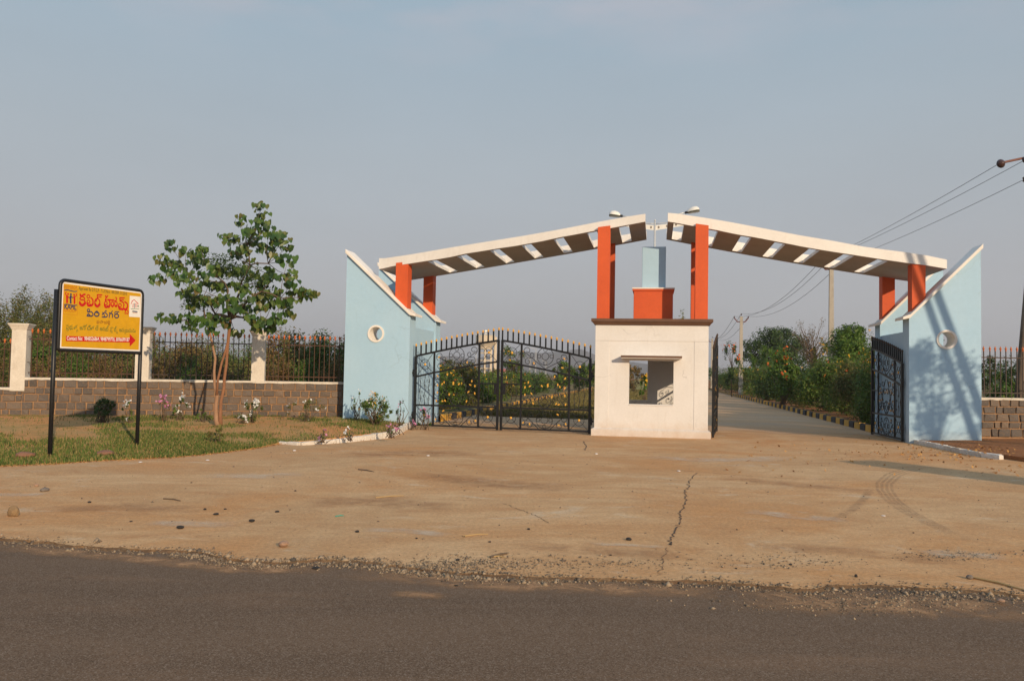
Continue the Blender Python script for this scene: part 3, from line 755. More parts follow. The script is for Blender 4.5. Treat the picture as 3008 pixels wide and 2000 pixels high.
gp('top_rail', hrail(ztop, .05, GL-.05, .027), M['black']); gp('middle_rail', hrail(zmid, .05, GL-.05, .024), M['black'])
gp('lower_rail', hrail(lambda x: .64, .05, GL-.05, .024, 1), M['black']); gp('bottom_rail', hrail(lambda x: .075, .05, GL-.05, .022, 1), M['black'])
gp('lock_rail', hrail(lambda x: 1.29, X2+.02, GL-.05, .018, 1), M['black'])
m = MB(); m.box(GL-.13, GL-.05, -.05, .05, 1.0, 1.28); gp('lock_box', m, M['black'])
m = MB(); m.tube([(GL-.03, .03, .5), (GL-.03, .03, .02)], .011, 6); gp('drop_bolt', m, M['black'])
for z in (.35, 1.55):
    m = MB(); m.box(-.05, 0, -.02, .02, z-.10, z+.10); m.box(-.09, -.05, -.012, .012, z-.03, z+.03); gp('hinge', m, M['black'])
spear_me = MB().box(-.018, .018, -.018, .018, -.01, .262).mesh('spear', M['black'])
tb = MB(); tb.lathe([(.016, 0), (.028, .010), (.018, .020), (.034, .038), (.022, .058), (.002, .088)], (0, 0, .262), 6); tip_me = tb.mesh('spear_tip', M['gold'])
ring_in = []
def xring(x0, x1, zlo, zhi, gold=True):
    c0, c1 = ((x0+x1)/2, (zlo(x0)+zlo(x1)+zhi(x0)+zhi(x1))/4)
    for (xa, za), (xb, zb) in (((x0, zlo(x0)), (x1, zhi(x1))), ((x0, zhi(x0)), (x1, zlo(x1)))):
        m = MB(); m.tube([(xa, 0, za), (xb, 0, zb)], .008, 4); gp('cross_bar', m, M['black'])
    m = MB(); m.tube(circle(c0, c1, .145), .008, 5, closed=True); gp('ring', m, M['black'], None, True)
    m = MB()
    m.lathe([(.004, -.02), (.034, -.012), (.036, .0), (.034, .012), (.004, .02)], (0, 0, 0), 10)
    m.v = [(c0+x, z, c1+y) for x, y, z in m.v]; gp('boss', m, M['gold'], None, True)
lo = lambda x: .64; bt = lambda x: .09
xring(.05, X1-.02, zmid, ztop); xring(X2+.02, GL-.05, zmid, ztop)
xring(.05, X1-.02, bt, lo); xring(X2+.02, GL-.05, bt, lo)
def wavy(x, z0, z1, ph):
    m = MB(); n = 26
    m.tube([(x+.014*math.sin((z0+(z1-z0)*k/n)*17+ph), 0, z0+(z1-z0)*k/n) for k in range(n+1)], ST, 5); gp('wavy_bar', m, M['black'], None, True)
for i, x in enumerate((.185, .325, .455)):
    wavy(x, .64, zmid(x), i*2.1)
    for zz in ((1.02,) if i == 0 else (1.18, .9) if i == 1 else (1.33, 1.05, .82)):
        m = MB(); m.tube(circle(x, zz, .036, 12), .005, 4, closed=True); gp('small_ring', m, M['black'], None, True)
for i, x in enumerate((2.14, 2.285, 2.42)):
    wavy(x, .64, 1.29, i*1.7); wavy(x, 1.29, zmid(x), i*1.7+1)
    m = MB(); m.tube(circle(x, zmid(x)-.17, .034, 12), .005, 4, closed=True); gp('small_ring', m, M['black'], None, True)
# wide panel: V bars, flower circles, scrolls
XC = (X1+X2)/2
def scroll(pts, r=ST): m = MB(); m.tube(pts, r, 5); gp('scroll', m, M['black'], None, True)
def flower(cx, cz, R, s=1.0):
    m = MB(); m.tube([(cx+R*math.cos(a), 0, cz+R*math.sin(a)) for a in np.linspace(.0, 2*PI, 30)[:-1]], ST, 5, closed=True); gp('ring', m, M['black'], None, True)
    m = MB(); m.tube(circle(cx, cz, R*.42, 16), ST, 5, closed=True); gp('ring', m, M['black'], None, True)
    for k in range(4):
        a = PI/2*k; px, pz_ = cx+R*.70*math.cos(a), cz+R*.70*math.sin(a)
        m = MB()
        for sg in (-1, 1):
            m.tube([(px+(R*.27*(1-.55*t))*math.cos(a+sg*(.2+3.6*t)), 0, pz_+(R*.27*(1-.55*t))*math.sin(a+sg*(.2+3.6*t))) for t in np.linspace(0, 1, 12)], ST*.9, 4)
        gp('petal_scroll', m, M['black'], None, True)
zc = (zmid(XC)+ztop(XC))/2+.06
for s in (-1, 1):
    m = MB(); m.tube([(XC, 0, zmid(XC)+.02), (XC+s*.62, 0, zc+.06+s*.08)], .011, 4); gp('brace', m, M['black'])
    m = MB(); m.tube([(XC+s*.16, 0, .09), (XC+s*.50, 0, .40)], .012, 4); gp('brace', m, M['black'])
flower(XC, zc+.01, .235)
flower(XC, .34, .235)
flower(XC, .84, .18)
orn = []
def sc2(dx, z, r, a0, tn, sg):
    for s in (-1, 1):
        scroll(spiral(XC+s*dx, z(XC+s*dx) if callable(z) else z, r, a0 if s > 0 else PI-a0, tn, sg*s))
        e = spiral(XC+s*dx, z(XC+s*dx) if callable(z) else z, r, a0 if s > 0 else PI-a0, tn, sg*s)[-1]
        
        if rnd.random() < .72: orn.append((e[0], e[2], rnd.uniform(0, PI)))
hi = lambda f, d: (lambda x: f(x)+d)
sc2(.52, hi(ztop, -.16), .125, -1.2, 1.1, 1); sc2(.50, hi(zmid, .13), .11, 2.2, 1.1, -1); sc2(.34, hi(zmid, .10), .07, 2.2, 1.0, 1); sc2(.40, hi(zmid, .33), .09, -1.0, 1.0, -1)
for zq, dx, r, a0, sg in ((1.50, .30, .12, 2.6, 1), (1.46, .56, .11, .4, -1), (1.26, .12, .12, 2.8, -1), (1.24, .40, .13, .6, 1), (1.22, .60, .09, 3.0, -1), (1.02, .30, .12, 3.6, 1), (1.00, .55, .12, .2, -1),
                         (.80, .36, .12, 3.3, -1), (.78, .58, .10, .2, 1), (.56-.18, .55, .10, .5, -1), (.20, .44, .10, 2.5, 1), (.24, .60, .08, .5, -1), (.50, .40, .09, 3.4, 1)):
    sc2(dx, zq, r, a0, .95, sg)
for s in (-1, 1):
    scroll([(XC+s*(.05+.30*math.sin(t*PI)*(1-.3*t)), 0, .66+.95*t) for t in np.linspace(0, 1, 24)])
    scroll([(XC+s*(.62-.25*math.sin(t*PI)), 0, .70+.75*t) for t in np.linspace(0, 1, 24)])
lb = MB(); lb.add([(-.045, -.012, -.012), (-.01, -.014, .022), (.02, -.012, .016), (.05, -.016, .028), (.035, -.012, -.012), (0, -.013, -.026)], [(0, 1, 2, 3, 4, 5)])
lb.add([(-.045, .012, -.012), (-.01, .014, .022), (.02, .012, .016), (.05, .016, .028), (.035, .012, -.012), (0, .013, -.026)], [(5, 4, 3, 2, 1, 0)])
orn_me = lb.mesh('leaf_ornament', M['gold'])
for _ in range(6): orn.append((rnd.uniform(X1+.1, X2-.1), rnd.uniform(.75, 1.5), rnd.uniform(0, PI)))
tip_shaded = tb.mesh('spear_tip', M['darkbar'])  # dark copy of the gold tips: shade on the open leaves put into colour
def gate_leaf(hinge, free, label, z=0.0, tip=None):
    d = free-hinge; a = math.atan2(d.y, d.x)
    root = empty('gate_leaf', (hinge.x, hinge.y, z), a, label, 'gate', 'wrought iron gate leaves')
    k = d.length/GL; root.scale = (k, 1, 1)
    for name, me, sub in gate_parts: place(name, me, None, root)
    for i in range(17):
        x = .025+(GL-.05)*i/16
        s = place('spear', spear_me, None, root, (x, 0, ztop(x)+.02)); place('spear_tip', tip or tip_me, None, s)
    for x, zz, r in orn[::1]: place('leaf_ornament', orn_me, None, root, (x, 0, zz), (0, r, 0), (.8, 1, .8))
    return root
hL, fL = W(-6.66, .92), None
pC = W(-4.12, .60); hR = W(-1.58, .26)
dL = (pC-hL).normalized(); dR = (pC-hR).normalized()
gate_leaf(hL, pC-dL*.03, 'black iron gate leaf hung on the left blue wall, half of the closed pair')
gate_leaf(hR, pC-dR*.03, 'black iron gate leaf hung on the booth, half of the closed pair')
gate_leaf(W(1.60, .26), W(1.88, 2.84), 'black iron gate leaf swung open beside the booth, seen edge-on', tip=tip_shaded)
gate_leaf(W(6.41, .95), W(6.30, 3.54), 'black iron gate leaf swung open against the right blue walls', tip=tip_shaded)

# ------------------------------------------------------------------ boundary wall, pillars and fences
def stone_mesh(seed):
    r = random.Random(seed); bm = bmesh.new(); bmesh.ops.create_cube(bm, size=1.0)
    bmesh.ops.bevel(bm, geom=list(bm.edges), offset=.055, segments=1, affect='EDGES')
    for v in bm.verts:
        v.co += Vector((r.gauss(0, .016), r.gauss(0, .05), r.gauss(0, .02)))
    me = bpy.data.meshes.new('stone'); bm.to_mesh(me); bm.free(); me.materials.append(M['stone']); return me
STN = [stone_mesh(i) for i in range(9)]
def stone_wall(origin, ang, length, label, steps):
    """origin at the left end of the face; steps: list of (x0, x1, top) of the wall's top height"""
    root = empty('stone_wall', origin, ang, label, 'wall', 'stone boundary walls')
    r = random.Random(int(length*100))
    b = MB()
    for x0, x1, top in steps: b.box(x0, x1, .03, .34, -.2, top)
    b.build('mortar_core', M['mortar'], root)
    for x0, x1, top in steps:
        z = .0; c = 0
        while z < top-.06:
            h = min(r.uniform(.145, .225), top-z)
            if top-z-h < .09: h = top-z
            x = x0 + (0 if c % 2 else -r.uniform(.05, .14))
            while x < x1-.05:
                wd = r.uniform(.18, .36); e = min(x+wd, x1)
                if x1-e < .1: e = x1
                s = max(x, x0)
                if e-s > .05:
                    place('stone', r.choice(STN), None, root, ((s+e)/2, .085+r.uniform(-.006, .006), z+h/2),
                          (0, r.choice((0, PI))+r.gauss(0, .012), r.choice((0, 0, PI))), (e-s-r.uniform(.016, .040), .17, h-r.uniform(.014, .036)))
                x = e
            z += h; c += 1
        # ragged white top course
        n = int((x1-x0)/.16); vs = []
        for i in range(n+1):
            x = x0+(x1-x0)*i/n; d = .045+r.uniform(0, .022); o = r.uniform(-.012, .008)
            vs += [(x, -.018+o, top-d+.03), (x, -.02+o, top+.035), (x, .36, top+.035), (x, .36, top-.02)]
        b = MB(); b.add(vs, [(i*4+k, i*4+(k+1) % 4, i*4+4+(k+1) % 4, i*4+4+k) for i in range(n) for k in range(4)] + [(0, 1, 2, 3), (n*4, n*4+1, n*4+2, n*4+3)])
        b.build('coping', M['oldwhite'], root)
    return root
ANG = math.atan2(.2, 1)
WL = 13.2
WO = WALL_R - WALL_DIR*WL + Vector((0, 0, .20))
def along(px, z):         # local x of a pixel column on the wall face
    P = on_plane(px, 1100, WALL_R, Vector((WALL_DIR.y, -WALL_DIR.x, 0))); return (P-WO).dot(WALL_DIR)
xP = [along(52, 0), along(416, 0), along(757, 0)]
TOPZ = 1.0
stone_wall(WO, ANG, WL, 'long coursed stone wall with white top edge behind the lawn', [(0, xP[0]+.12, .72), (xP[0]+.12, WL+.35, TOPZ)])
def pillar(x, zb, ztop_, label):
    loc = WO + WALL_DIR*x; root = empty('fence_pillar', (loc.x, loc.y, WO.z), ANG, label, 'pillar', 'white fence pillars')
    h = .185
    b = MB(); b.box(-h, h, -.02, .35, zb, ztop_-.16); b.build('shaft', M['oldwhite'], root, bevel=.012)
    b = MB(); c = .165
    vs = []
    for e, z in ((.012, ztop_-.16), (.025, ztop_-.12), (.075, ztop_-.03), (.08, ztop_-.028), (.08, ztop_)):
        vs += [(-h-e, -.02-e, z), (h+e, -.02-e, z), (h+e, .35+e, z), (-h-e, .35+e, z)]
    b.add(vs, [(i*4+k, i*4+(k+1) % 4, (i+1)*4+(k+1) % 4, (i+1)*4+k) for i in range(4) for k in range(4)] + [(3, 2, 1, 0), (16, 17, 18, 19)])
    b.build('capital', M['oldwhite'], root)
    for z in (.45, 1.15):
        b = MB(); b.tube([(h-.01, .12, TOPZ+z), (h+.05, .10, TOPZ+z+.01), (h+.07, .12, TOPZ+z-.04)], .008, 5); b.build('fence_hook', M['darkbar'], root)
    return root
pillar(xP[0], .66, 2.50, 'peeling white fence pillar left of the yellow sign')
pillar(xP[1], .98, 2.50, 'white fence pillar partly behind the right post of the sign')
pillar(xP[2], .98, 2.50, 'white fence pillar with grey patches right of the tree')
bar_me = {}
def fence(x0, x1, zb, h, matk, label, n=None, root_org=None, ang=ANG):
    org = root_org if root_org is not None else WO
    d = Vector((math.cos(ang), math.sin(ang), 0)); p = org + d*x0
    root = empty('fence_panel', (p.x, p.y, org.z), ang, label, 'fence', 'spear-topped iron fence panels')
    L = x1-x0; n = n or int(L/.143)
    if (matk, h) not in bar_me:
        a = MB().box(-.0105, .0105, -.0105, .0105, 0, h-.13).mesh('bar', M[matk])
        t = MB(); t.lathe([(.013, h-.135), (.022, h-.12), (.013, h-.105), (.034, h-.075), (.022, h-.045), (.002, h)], (0, 0, 0), 6); t = t.mesh('spear_tip', M['rusttip'])
        bar_me[(matk, h)] = (a, t)
    a, t = bar_me[(matk, h)]
    r = random.Random(int(x0*100))
    for i in range(n):
        x = (i+.5)*L/n
        o = place('bar', a, None, root, (x, .16, zb), (r.gauss(0, .006), r.gauss(0, .006), 0)); place('spear_tip', t, None, o)
    for z in (.14, h-.30):
        b = MB(); b.box(0, L, .145, .149, zb+z-.014, zb+z+.014); b.build('rail', M[matk], root)
    return root
fence(.0, xP[0]-.2, .76, 1.34, 'rust', 'low stretch of rusty fence at the far left edge')
fence(xP[0]+.2, xP[1]-.2, 1.03, 1.36, 'rust', 'rusty spear-topped fence panel behind the yellow sign')
fence(xP[1]+.2, xP[2]-.2, 1.03, 1.36, 'darkbar', 'dark spear-topped fence panel behind the tree trunk')
fence(xP[2]+.2, WL+.25, 1.03, 1.36, 'rust', 'rusty fence panel between the last pillar and the left blue wall')
# right side
RO = W(8.22, 1.35); ro = Vector((RO.x, RO.y, .17)); RA = math.atan2(.03, 1)
stone_wall(ro, RA, 6.0, 'short stone wall with white top edge right of the right blue wall', [(0, 6.0, .98)])
fence(0.05, 6.0, 1.0, 1.36, 'darkbar', 'dark spear-topped fence panel beside the leaning pole on the right', None, ro, RA)

# ------------------------------------------------------------------ kerbs
def kerb_stone(seed):
    r = random.Random(seed); bm = bmesh.new(); bmesh.ops.create_cube(bm, size=1.0)
    bmesh.ops.bevel(bm, geom=list(bm.edges), offset=.07, segments=2, affect='EDGES')
    for v in bm.verts: v.co += Vector((r.gauss(0, .02), r.gauss(0, .04), r.gauss(0, .035)))
    me = bpy.data.meshes.new('kerb_stone'); bm.to_mesh(me); bm.free(); return me
KS = []
for i in range(5):
    me = kerb_stone(40+i); me.materials.append(M['kerbwhite']); KS.append(me)
def white_kerb(pts, label, h, name='white_kerb', step=.34):
    P = [on_ground(x, y) for x, y in pts]
    root = empty(name, P[0], 0, label, 'kerb', 'white kerbs')
    r = random.Random(len(pts)*7)
    seg = []
    for a, c in zip(P, P[1:]):
        n = max(1, round((c-a).length/step))
        for i in range(n): seg.append((a.lerp(c, i/n), a.lerp(c, (i+1)/n)))
    N = len(seg)
    for i, (a, c) in enumerate(seg):
        mid = (a+c)/2; d = c-a; hh = h(i/N)
        place('kerb_stone', r.choice(KS), None, root, mid-P[0]+Vector((0, .05, hh/2-.02)), (r.gauss(0, .02), r.gauss(0, .015), math.atan2(d.y, d.x)), (d.length-.006, .13, hh+.05))
    return root
white_kerb([(812, 1303), (880, 1308), (980, 1302), (1043, 1296), (1140, 1286), (1175, 1271), (1203, 1254)], 'curved white kerb of stones edging the lawn below the left blue wall', lambda t: .045+.10*min(1, t*2.2))
white_kerb([(2684, 1301), (2760, 1316), (2830, 1331), (2890, 1343), (2946, 1350)], 'short straight white kerb edging the soil below the right blue wall', lambda t: .09, step=.5)
kb = {}
for key in ('kerbyellow', 'kerbblack'):
    me = kerb_stone(77+len(kb)); me.materials.append(M[key]); kb[key] = me
def striped_kerb(u, w0, w1, label, far):
    root = wroot('striped_kerb', label, 'kerb', 'black and yellow kerbs', u, w0)
    L = .72; i = 0; w = w0; r = random.Random(int(w0*10)+int(u))
    while w < w1:
        place('kerb_block', kb['kerbyellow' if i % 2 == 0 else 'kerbblack'], None, root, (r.gauss(0, .012), w-w0+L/2, .085), (r.gauss(0, .015), r.gauss(0, .02), PI/2+r.gauss(0, .02)), (L-.012, .2, .24))
        w += L; i += 1
    b = MB()
    while w < far:
        b.box(-.1, .1, w-w0+.005, w-w0+L-.005, -.02, .2, i % 2); w += L; i += 1
    o = b.build('far_blocks', [M['kerbyellow'], M['kerbblack']], root); o['kind'] = 'stuff'
striped_kerb(-6.68, 4.3, 40, 'black and yellow kerb behind the closed gate along the flower bed', 110)
striped_kerb(6.62, 4.6, 46, 'black and yellow kerb along the right side of the inner road', 130)

# ------------------------------------------------------------------ foliage
def leaf_quads(P, N, size, rng, aspect=.45, droop=.25, up=None):
    """P points, N outward normals -> rhombic leaves"""
    n = len(P)
    nr = N + rng.normal(0, .55, (n, 3)); nr /= np.linalg.norm(nr, axis=1, keepdims=True)+1e-9
    t = rng.normal(0, 1, (n, 3)); t[:, 2] -= droop
    t -= nr*np.sum(t*nr, 1, keepdims=True); t /= np.linalg.norm(t, axis=1, keepdims=True)+1e-9
    s = np.cross(nr, t)
    L = (size*rng.uniform(.6, 1.3, n))[:, None]; Wd = L*aspect
    a = P-t*L*.5; c = P+t*L*.5; m = P+t*L*-.05+nr*L*.08
    v = np.stack([a, m+s*Wd*.5, c, m-s*Wd*.5], 1)
    return v.reshape(-1, 3)
def clump_points(blobs, n, rng, clumps=.02, spread=.16, shell=.55):
    """points gathered in clumps inside a set of ellipsoids (cx,cy,cz,rx,ry,rz)"""
    B = np.array(blobs, float); wgt = (B[:, 3]*B[:, 4]+B[:, 4]*B[:, 5]+B[:, 3]*B[:, 5]); wgt /= wgt.sum()
    nc = max(10, int(n*clumps)); k = rng.choice(len(B), nc, p=wgt)
    d = rng.normal(0, 1, (nc, 3)); d[:, 2] += .15; d /= np.linalg.norm(d, axis=1, keepdims=True)
    r = shell+(1-shell)*rng.random(nc)**.6
    C = B[k, :3]+d*B[k, 3:]*r[:, None]
    j = rng.integers(0, nc, n); sp = B[k[j], 3:]*spread
    P = C[j]+np.clip(rng.normal(0, 1, (n, 3)), -1.7, 1.7)*sp
    N = d[j]+np.array([0, 0, .35]); N /= np.linalg.norm(N, axis=1, keepdims=True)
    return P, N, C
def plant(name, base, blobs, n, size, mat, label, cat, group=None, seed=1, stems=True, stem_mat='twig', stem_r=.015, flowers=None, aspect=.45,
          clumps=.02, spread=.16, shell=.5, droop=.25, trunk=None, crown_name='foliage', floor=.02):
    rng = np.random.default_rng(seed); base = Vector(base)
    root = empty(name, base, 0, label, cat, group)
    P, N, C = clump_points(blobs, n, rng, clumps, spread, shell)
    k = P[:, 2] > floor; P, N = P[k], N[k]
    v = leaf_quads(P, N, size, rng, aspect, droop)
    place(crown_name, np_mesh(crown_name, v, 4, M[mat]), None, root)
    if stems:
        b = MB(); r = random.Random(seed)
        if trunk:
            top = Vector(trunk); b.tube([(0, 0, -.05), Vector((r.gauss(0, .04), r.gauss(0, .04), top.z*.5))+Vector((top.x*.4, top.y*.4, 0)), top], [stem_r, stem_r*.8, stem_r*.6], 7)
            o = top
        for c in C[:: max(1, len(C)//26)]:
            c = Vector(c)
            s0 = Vector((0, 0, -.03))+Vector((r.gauss(0, .06), r.gauss(0, .06), 0)) if not trunk else top*r.uniform(.75, 1)
            mid = s0.lerp(c, .5)+Vector((r.gauss(0, .05), r.gauss(0, .05), .08*c.z))
            q = stem_r*(.45 if trunk else .7)
            b.tube([s0, mid, c], [q, q*.7, q*.3], 5)
        b.build('trunk' if trunk else 'stem', M[stem_mat], root, smooth=True)
    for fm, fn, fs in (flowers or []):
        j = rng.integers(0, len(P), fn*5); sc_ = P[j, 2]+rng.normal(0, .3, fn*5)-P[j, 1]*.5
        j = j[np.argsort(-sc_)[:fn]]
        Q = np.repeat(P[j]+N[j]*size*.8, 4, 0)+rng.normal(0, fs*.45, (len(j)*4, 3))
        NN = np.repeat(N[j], 4, 0)+np.array([0, -.4, .2])
        place('flower', np_mesh('flower', leaf_quads(Q, NN, fs, rng, .8, 0), 4, M[fm]), None, root)['kind'] = 'stuff'
    return root
def pxbush(px, pbase, ptop, wpx, Y, n, size, mat, label, cat='bush', group=None, seed=1, name='bush', gz=None, lumps=6, **kw):
    """a bush from its picture column, foot and top rows, width and distance"""
    c = at(px, pbase, Y); z0 = c.z if gz is None else gz
    H = at(px, ptop, Y).z-z0; Wm = wpx/F_PX*Y; r = random.Random(seed*13+5)
    bl = [(0, 0, H*.5, Wm*.34, Wm*.32, H*.42)]
    for k in range(lumps):
        a = 2*PI*k/lumps+r.uniform(-.4, .4); q = r.uniform(.55, 1.0)
        bl.append((math.cos(a)*Wm*.29, math.sin(a)*Wm*.27, H*r.uniform(.28, .70), Wm*.22*q, Wm*.22*q, H*.28*q))
    bl.append((r.uniform(-.15, .15)*Wm, 0, H*.80, Wm*.18, Wm*.18, H*.2))
    return plant(name, (c.x, c.y, z0), bl, n, size, mat, label, cat, group, seed, **kw)

# --- the young peepal tree on the lawn
TY = 19.4
tb_ = on_lawn(637, 1256); TY = tb_.y
def tp(x, y, dy=0.0):                        # crown crop pixel -> place relative to tree foot
    return at(400+x/1.96, 560+y/1.96, TY+dy) - tb_
tree = empty('peepal_tree', tb_, 0, 'young heart-leaved tree with twisted reddish trunk on the lawn', 'tree')
b = MB()
b.tube([tp(478, 1372), tp(462, 1320), tp(458, 1250), tp(466, 1180), tp(452, 1120), tp(449, 1040, .05), tp(456, 965, .1), tp(440, 890, .12), tp(425, 820, .15), tp(398, 745, .2)], [.078, .064, .055, .047, .037, .032, .03, .027, .023, .017], 8)
b.build('trunk', M['bark'], tree, smooth=True)
b = MB()
b.tube([tp(486, 1372), tp(484, 1290), tp(488, 1210), tp(505, 1140), tp(508, 1080), tp(520, 990), tp(526, 900), tp(534, 820), tp(542, 740), tp(560, 690)], [.06, .046, .04, .04, .037, .035, .037, .04, .04, .03], 8)
b.tube([tp(464, 1175, -.03), tp(470, 1090, -.05), tp(490, 1000, -.05), tp(515, 920, -.03), tp(530, 860)], [.035, .03, .028, .028, .026], 7)
b.build('trunk', M['barkred'], tree, smooth=True)
clusters = [(125, 510), (150, 395), (205, 320), (285, 360), (375, 340), (250, 440), (330, 420), (300, 500), (400, 430), (450, 470), (350, 560), (290, 600), (330, 680), (290, 740), (165, 740), (230, 760), (380, 760), (440, 800), (320, 790),
            (520, 290), (570, 280), (600, 175), (640, 240), (715, 112), (722, 160), (700, 200), (650, 300), (740, 220), (760, 272), (690, 265), (590, 340), (570, 370), (840, 270), (862, 330), (800, 300), (780, 360), (830, 400), (870, 412),
            (760, 480), (800, 500), (880, 490), (893, 530), (620, 470), (680, 500), (650, 430), (720, 560), (640, 580), (700, 620), (650, 625), (760, 600), (800, 590), (860, 650), (830, 665), (893, 712), (910, 620), (960, 605), (1005, 600), (940, 590),
            (660, 690), (620, 690), (560, 680), (540, 640), (460, 560), (490, 560), (400, 640), (440, 650), (480, 640), (430, 730), (690, 765), (740, 765), (790, 765), (780, 800), (820, 742), (650, 752), (700, 800), (575, 825), (500, 760), (470, 745),
            (210, 480), (260, 520), (380, 500), (420, 540), (330, 620), (600, 560), (740, 520), (560, 470), (480, 470), (780, 660), (720, 680), (350, 390), (180, 450), (640, 350), (700, 330)]
rr = random.Random(21)
dep = [rr.uniform(-.7, .7) for _ in clusters]
nodes = {'A': (tp(542, 735), .05), 'B': (tp(575, 640, .1), .032), 'C': (tp(600, 540, .15), .024), 'D': (tp(655, 430, .1), .018), 'E': (tp(640, 640, -.2), .024), 'F': (tp(720, 580, -.3), .018), 'G': (tp(830, 620, -.3), .014),
         'H': (tp(520, 630, -.15), .022), 'I': (tp(510, 530, -.2), .016), 'J': (tp(455, 710, .1), .024), 'K': (tp(380, 620, .25), .018), 'L': (tp(300, 480, .3), .014), 'N': (tp(290, 740, .2), .013), 'O': (tp(610, 730, .1), .022), 'Q': (tp(720, 770, .2), .013),
         'R': (tp(640, 310, .1), .012), 'S': (tp(760, 420, -.1), .014), 'T': (tp(400, 430, -.1), .012), 'U': (tp(398, 745, .2), .02)}
b = MB()
for a, c in ('AB', 'BC', 'CD', 'DR', 'DS', 'AE', 'EF', 'FG', 'AH', 'HI', 'AJ', 'JK', 'KL', 'UN', 'AO', 'OQ', 'IT', 'UK'):
    (p, r0), (q, r1) = nodes[a], nodes[c]; mid = p.lerp(q, .5)+Vector((rr.gauss(0, .04), rr.gauss(0, .04), .03)); b.tube([p, mid, q], [r0, (r0+r1)/2, r1], 6)
for (x, y), dy in zip(clusters, dep):
    q = tp(x, y, dy); nn = min(nodes.values(), key=lambda v: (v[0]-q).length+(.15 if v[0].z > q.z else 0))[0]
    mid = nn.lerp(q, .5)+Vector((rr.gauss(0, .03), rr.gauss(0, .03), -.03)); b.tube([nn, mid, q], [.010, .007, .004], 4)
b.build('branch', M['twig'], tree, smooth=True)
def heart(s, cup=.12):
    o = [(0, 0), (.24, .13), (.47, .06), (.58, -.2), (.52, -.52), (.32, -.80), (.10, -.98), (0, -1.3), (-.10, -.98), (-.32, -.80), (-.52, -.52), (-.58, -.2), (-.47, .06), (-.24, .13)]
    v = [(x*s, -cup*s*(abs(x)**1.5)*2+.03*s*math.sin(y*3), y*s) for x, y in o]
    m = MB(); c = len(v)
    m.add(v+[(0, .03*s, -.35*s)], [(i, (i+1) % c, c) for i in range(c)]); return m
LM = [heart(.098, .12).mesh('leaf', M['peepal'], True), heart(.106, .2).mesh('leaf', M['peepal'], True), heart(.088, .05).mesh('leaf', M['peepal'], True)]
pl_mats = []
for i, c in enumerate([(.028, .066, .014), (.045, .10, .02), (.07, .14, .026), (.11, .165, .032), (.15, .12, .04)]):
    pl_mats.append(leafmat('peepal_leaf_tone', [tuple(x*.9 for x in c), tuple(x*1.1 for x in c)], .38, .32, .45))
LM2 = []
for i, mt in enumerate(pl_mats):
    me = heart(.10+.012*(i % 3), .06+.05*(i % 3)).mesh('leaf', mt, True); LM2.append(me)
spots = []
for (x, y), dy in zip(clusters, dep):
    for k in range(15):
        g = lambda sd_: max(-1.5*sd_, min(1.5*sd_, rr.gauss(0, sd_)))
        q = tp(x, y, dy)+Vector((g(.10), g(.14), g(.07)+.06))
        spots.append((q, dy))
order = sorted(range(len(spots)), key=lambda i: spots[i][0].y)
near = set(order[:300])
hv = MB()
for i, (q, dy) in enumerate(spots):
    rot = (rr.gauss(-.25, .35), rr.gauss(0, .35), rr.uniform(-1.2, 1.2)); s = rr.uniform(.8, 1.38)
    if i in near:
        place('leaf', rr.choice(LM2[:4] if rr.random() < .93 else LM2), None, tree, q, rot, (s, s, s))
    else:
        R = Matrix.LocRotScale(q, Matrix.Rotation(rot[2], 3, 'Z') @ Matrix.Rotation(rot[1], 3, 'Y') @ Matrix.Rotation(rot[0], 3, 'X'), Vector((s, s, s)))
        h = heart(.104, .12); hv.add([R @ Vector(v) for v in h.v], h.f)
o = hv.build('crown', M['peepal'], tree); o['kind'] = 'stuff'
rng = np.random.default_rng(5)      # the dark feathery climber inside the crown
fp = [tp(500, 440), tp(540, 470, .2), tp(640, 480, -.2), tp(345, 645, .1), tp(700, 540, .1), tp(480, 410, .1)]
Q = np.concatenate([np.array(p)+np.clip(rng.normal(0, 1, (260, 3)), -1.6, 1.6)*np.array([.20, .2, .12]) for p in fp])
o = place('climber_foliage', np_mesh('climber_foliage', leaf_quads(Q, np.tile([0, -.3, .8], (len(Q), 1)), .085, rng, .35, .2), 4, M['darkleaf']), None, tree)

# --- small plants in front of the walls
def lawn_plant(px, py, ptop, wpx, n, size, mat, label, seed, flowers=None, name='flowering_plant', **kw):
    if py < 1232: py += 16; ptop += 4
    p = on_lawn(px, py)
    return pxbush(px, py, ptop, wpx, p.y, n, size, mat, label, 'plant', 'plants along the wall', seed, name, gz=p.z, flowers=flowers, **kw)
lawn_plant(296, 1226, 1160, 82, 1500, .05, 'darkleaf', 'round dark green shrub on the lawn below the sign', 11, name='shrub')
lawn_plant(372, 1226, 1175, 46, 420, .05, 'midleaf', 'white-flowered plant beside the right sign post', 12, [('wflower', 12, .055)])
lawn_plant(480, 1222, 1155, 46, 260, .05, 'dryleaf', 'pink-flowered plant at the wall between sign and tree', 13, [('pflower', 14, .06)])
lawn_plant(530, 1218, 1150, 56, 560, .05, 'midleaf', 'white-flowered bush at the wall left of the tree trunk', 14, [('wflower', 16, .06)])
lawn_plant(592, 1222, 1195, 34, 260, .045, 'freshleaf', 'low leafy plant at the wall just left of the trunk', 15)
lawn_plant(742, 1226, 1155, 66, 620, .05, 'midleaf', 'tall white-flowered bush at the wall right of the tree trunk', 16, [('wflower', 24, .06)])
lawn_plant(712, 1228, 1205, 50, 160, .045, 'midleaf', 'low white-flowered plant on the grass right of the trunk', 17, [('wflower', 8, .06)])
lawn_plant(900, 1222, 1150, 120, 700, .05, 'oliveleaf', 'straggly olive bush with white blooms below the last fence panel', 18, [('wflower', 10, .06)])
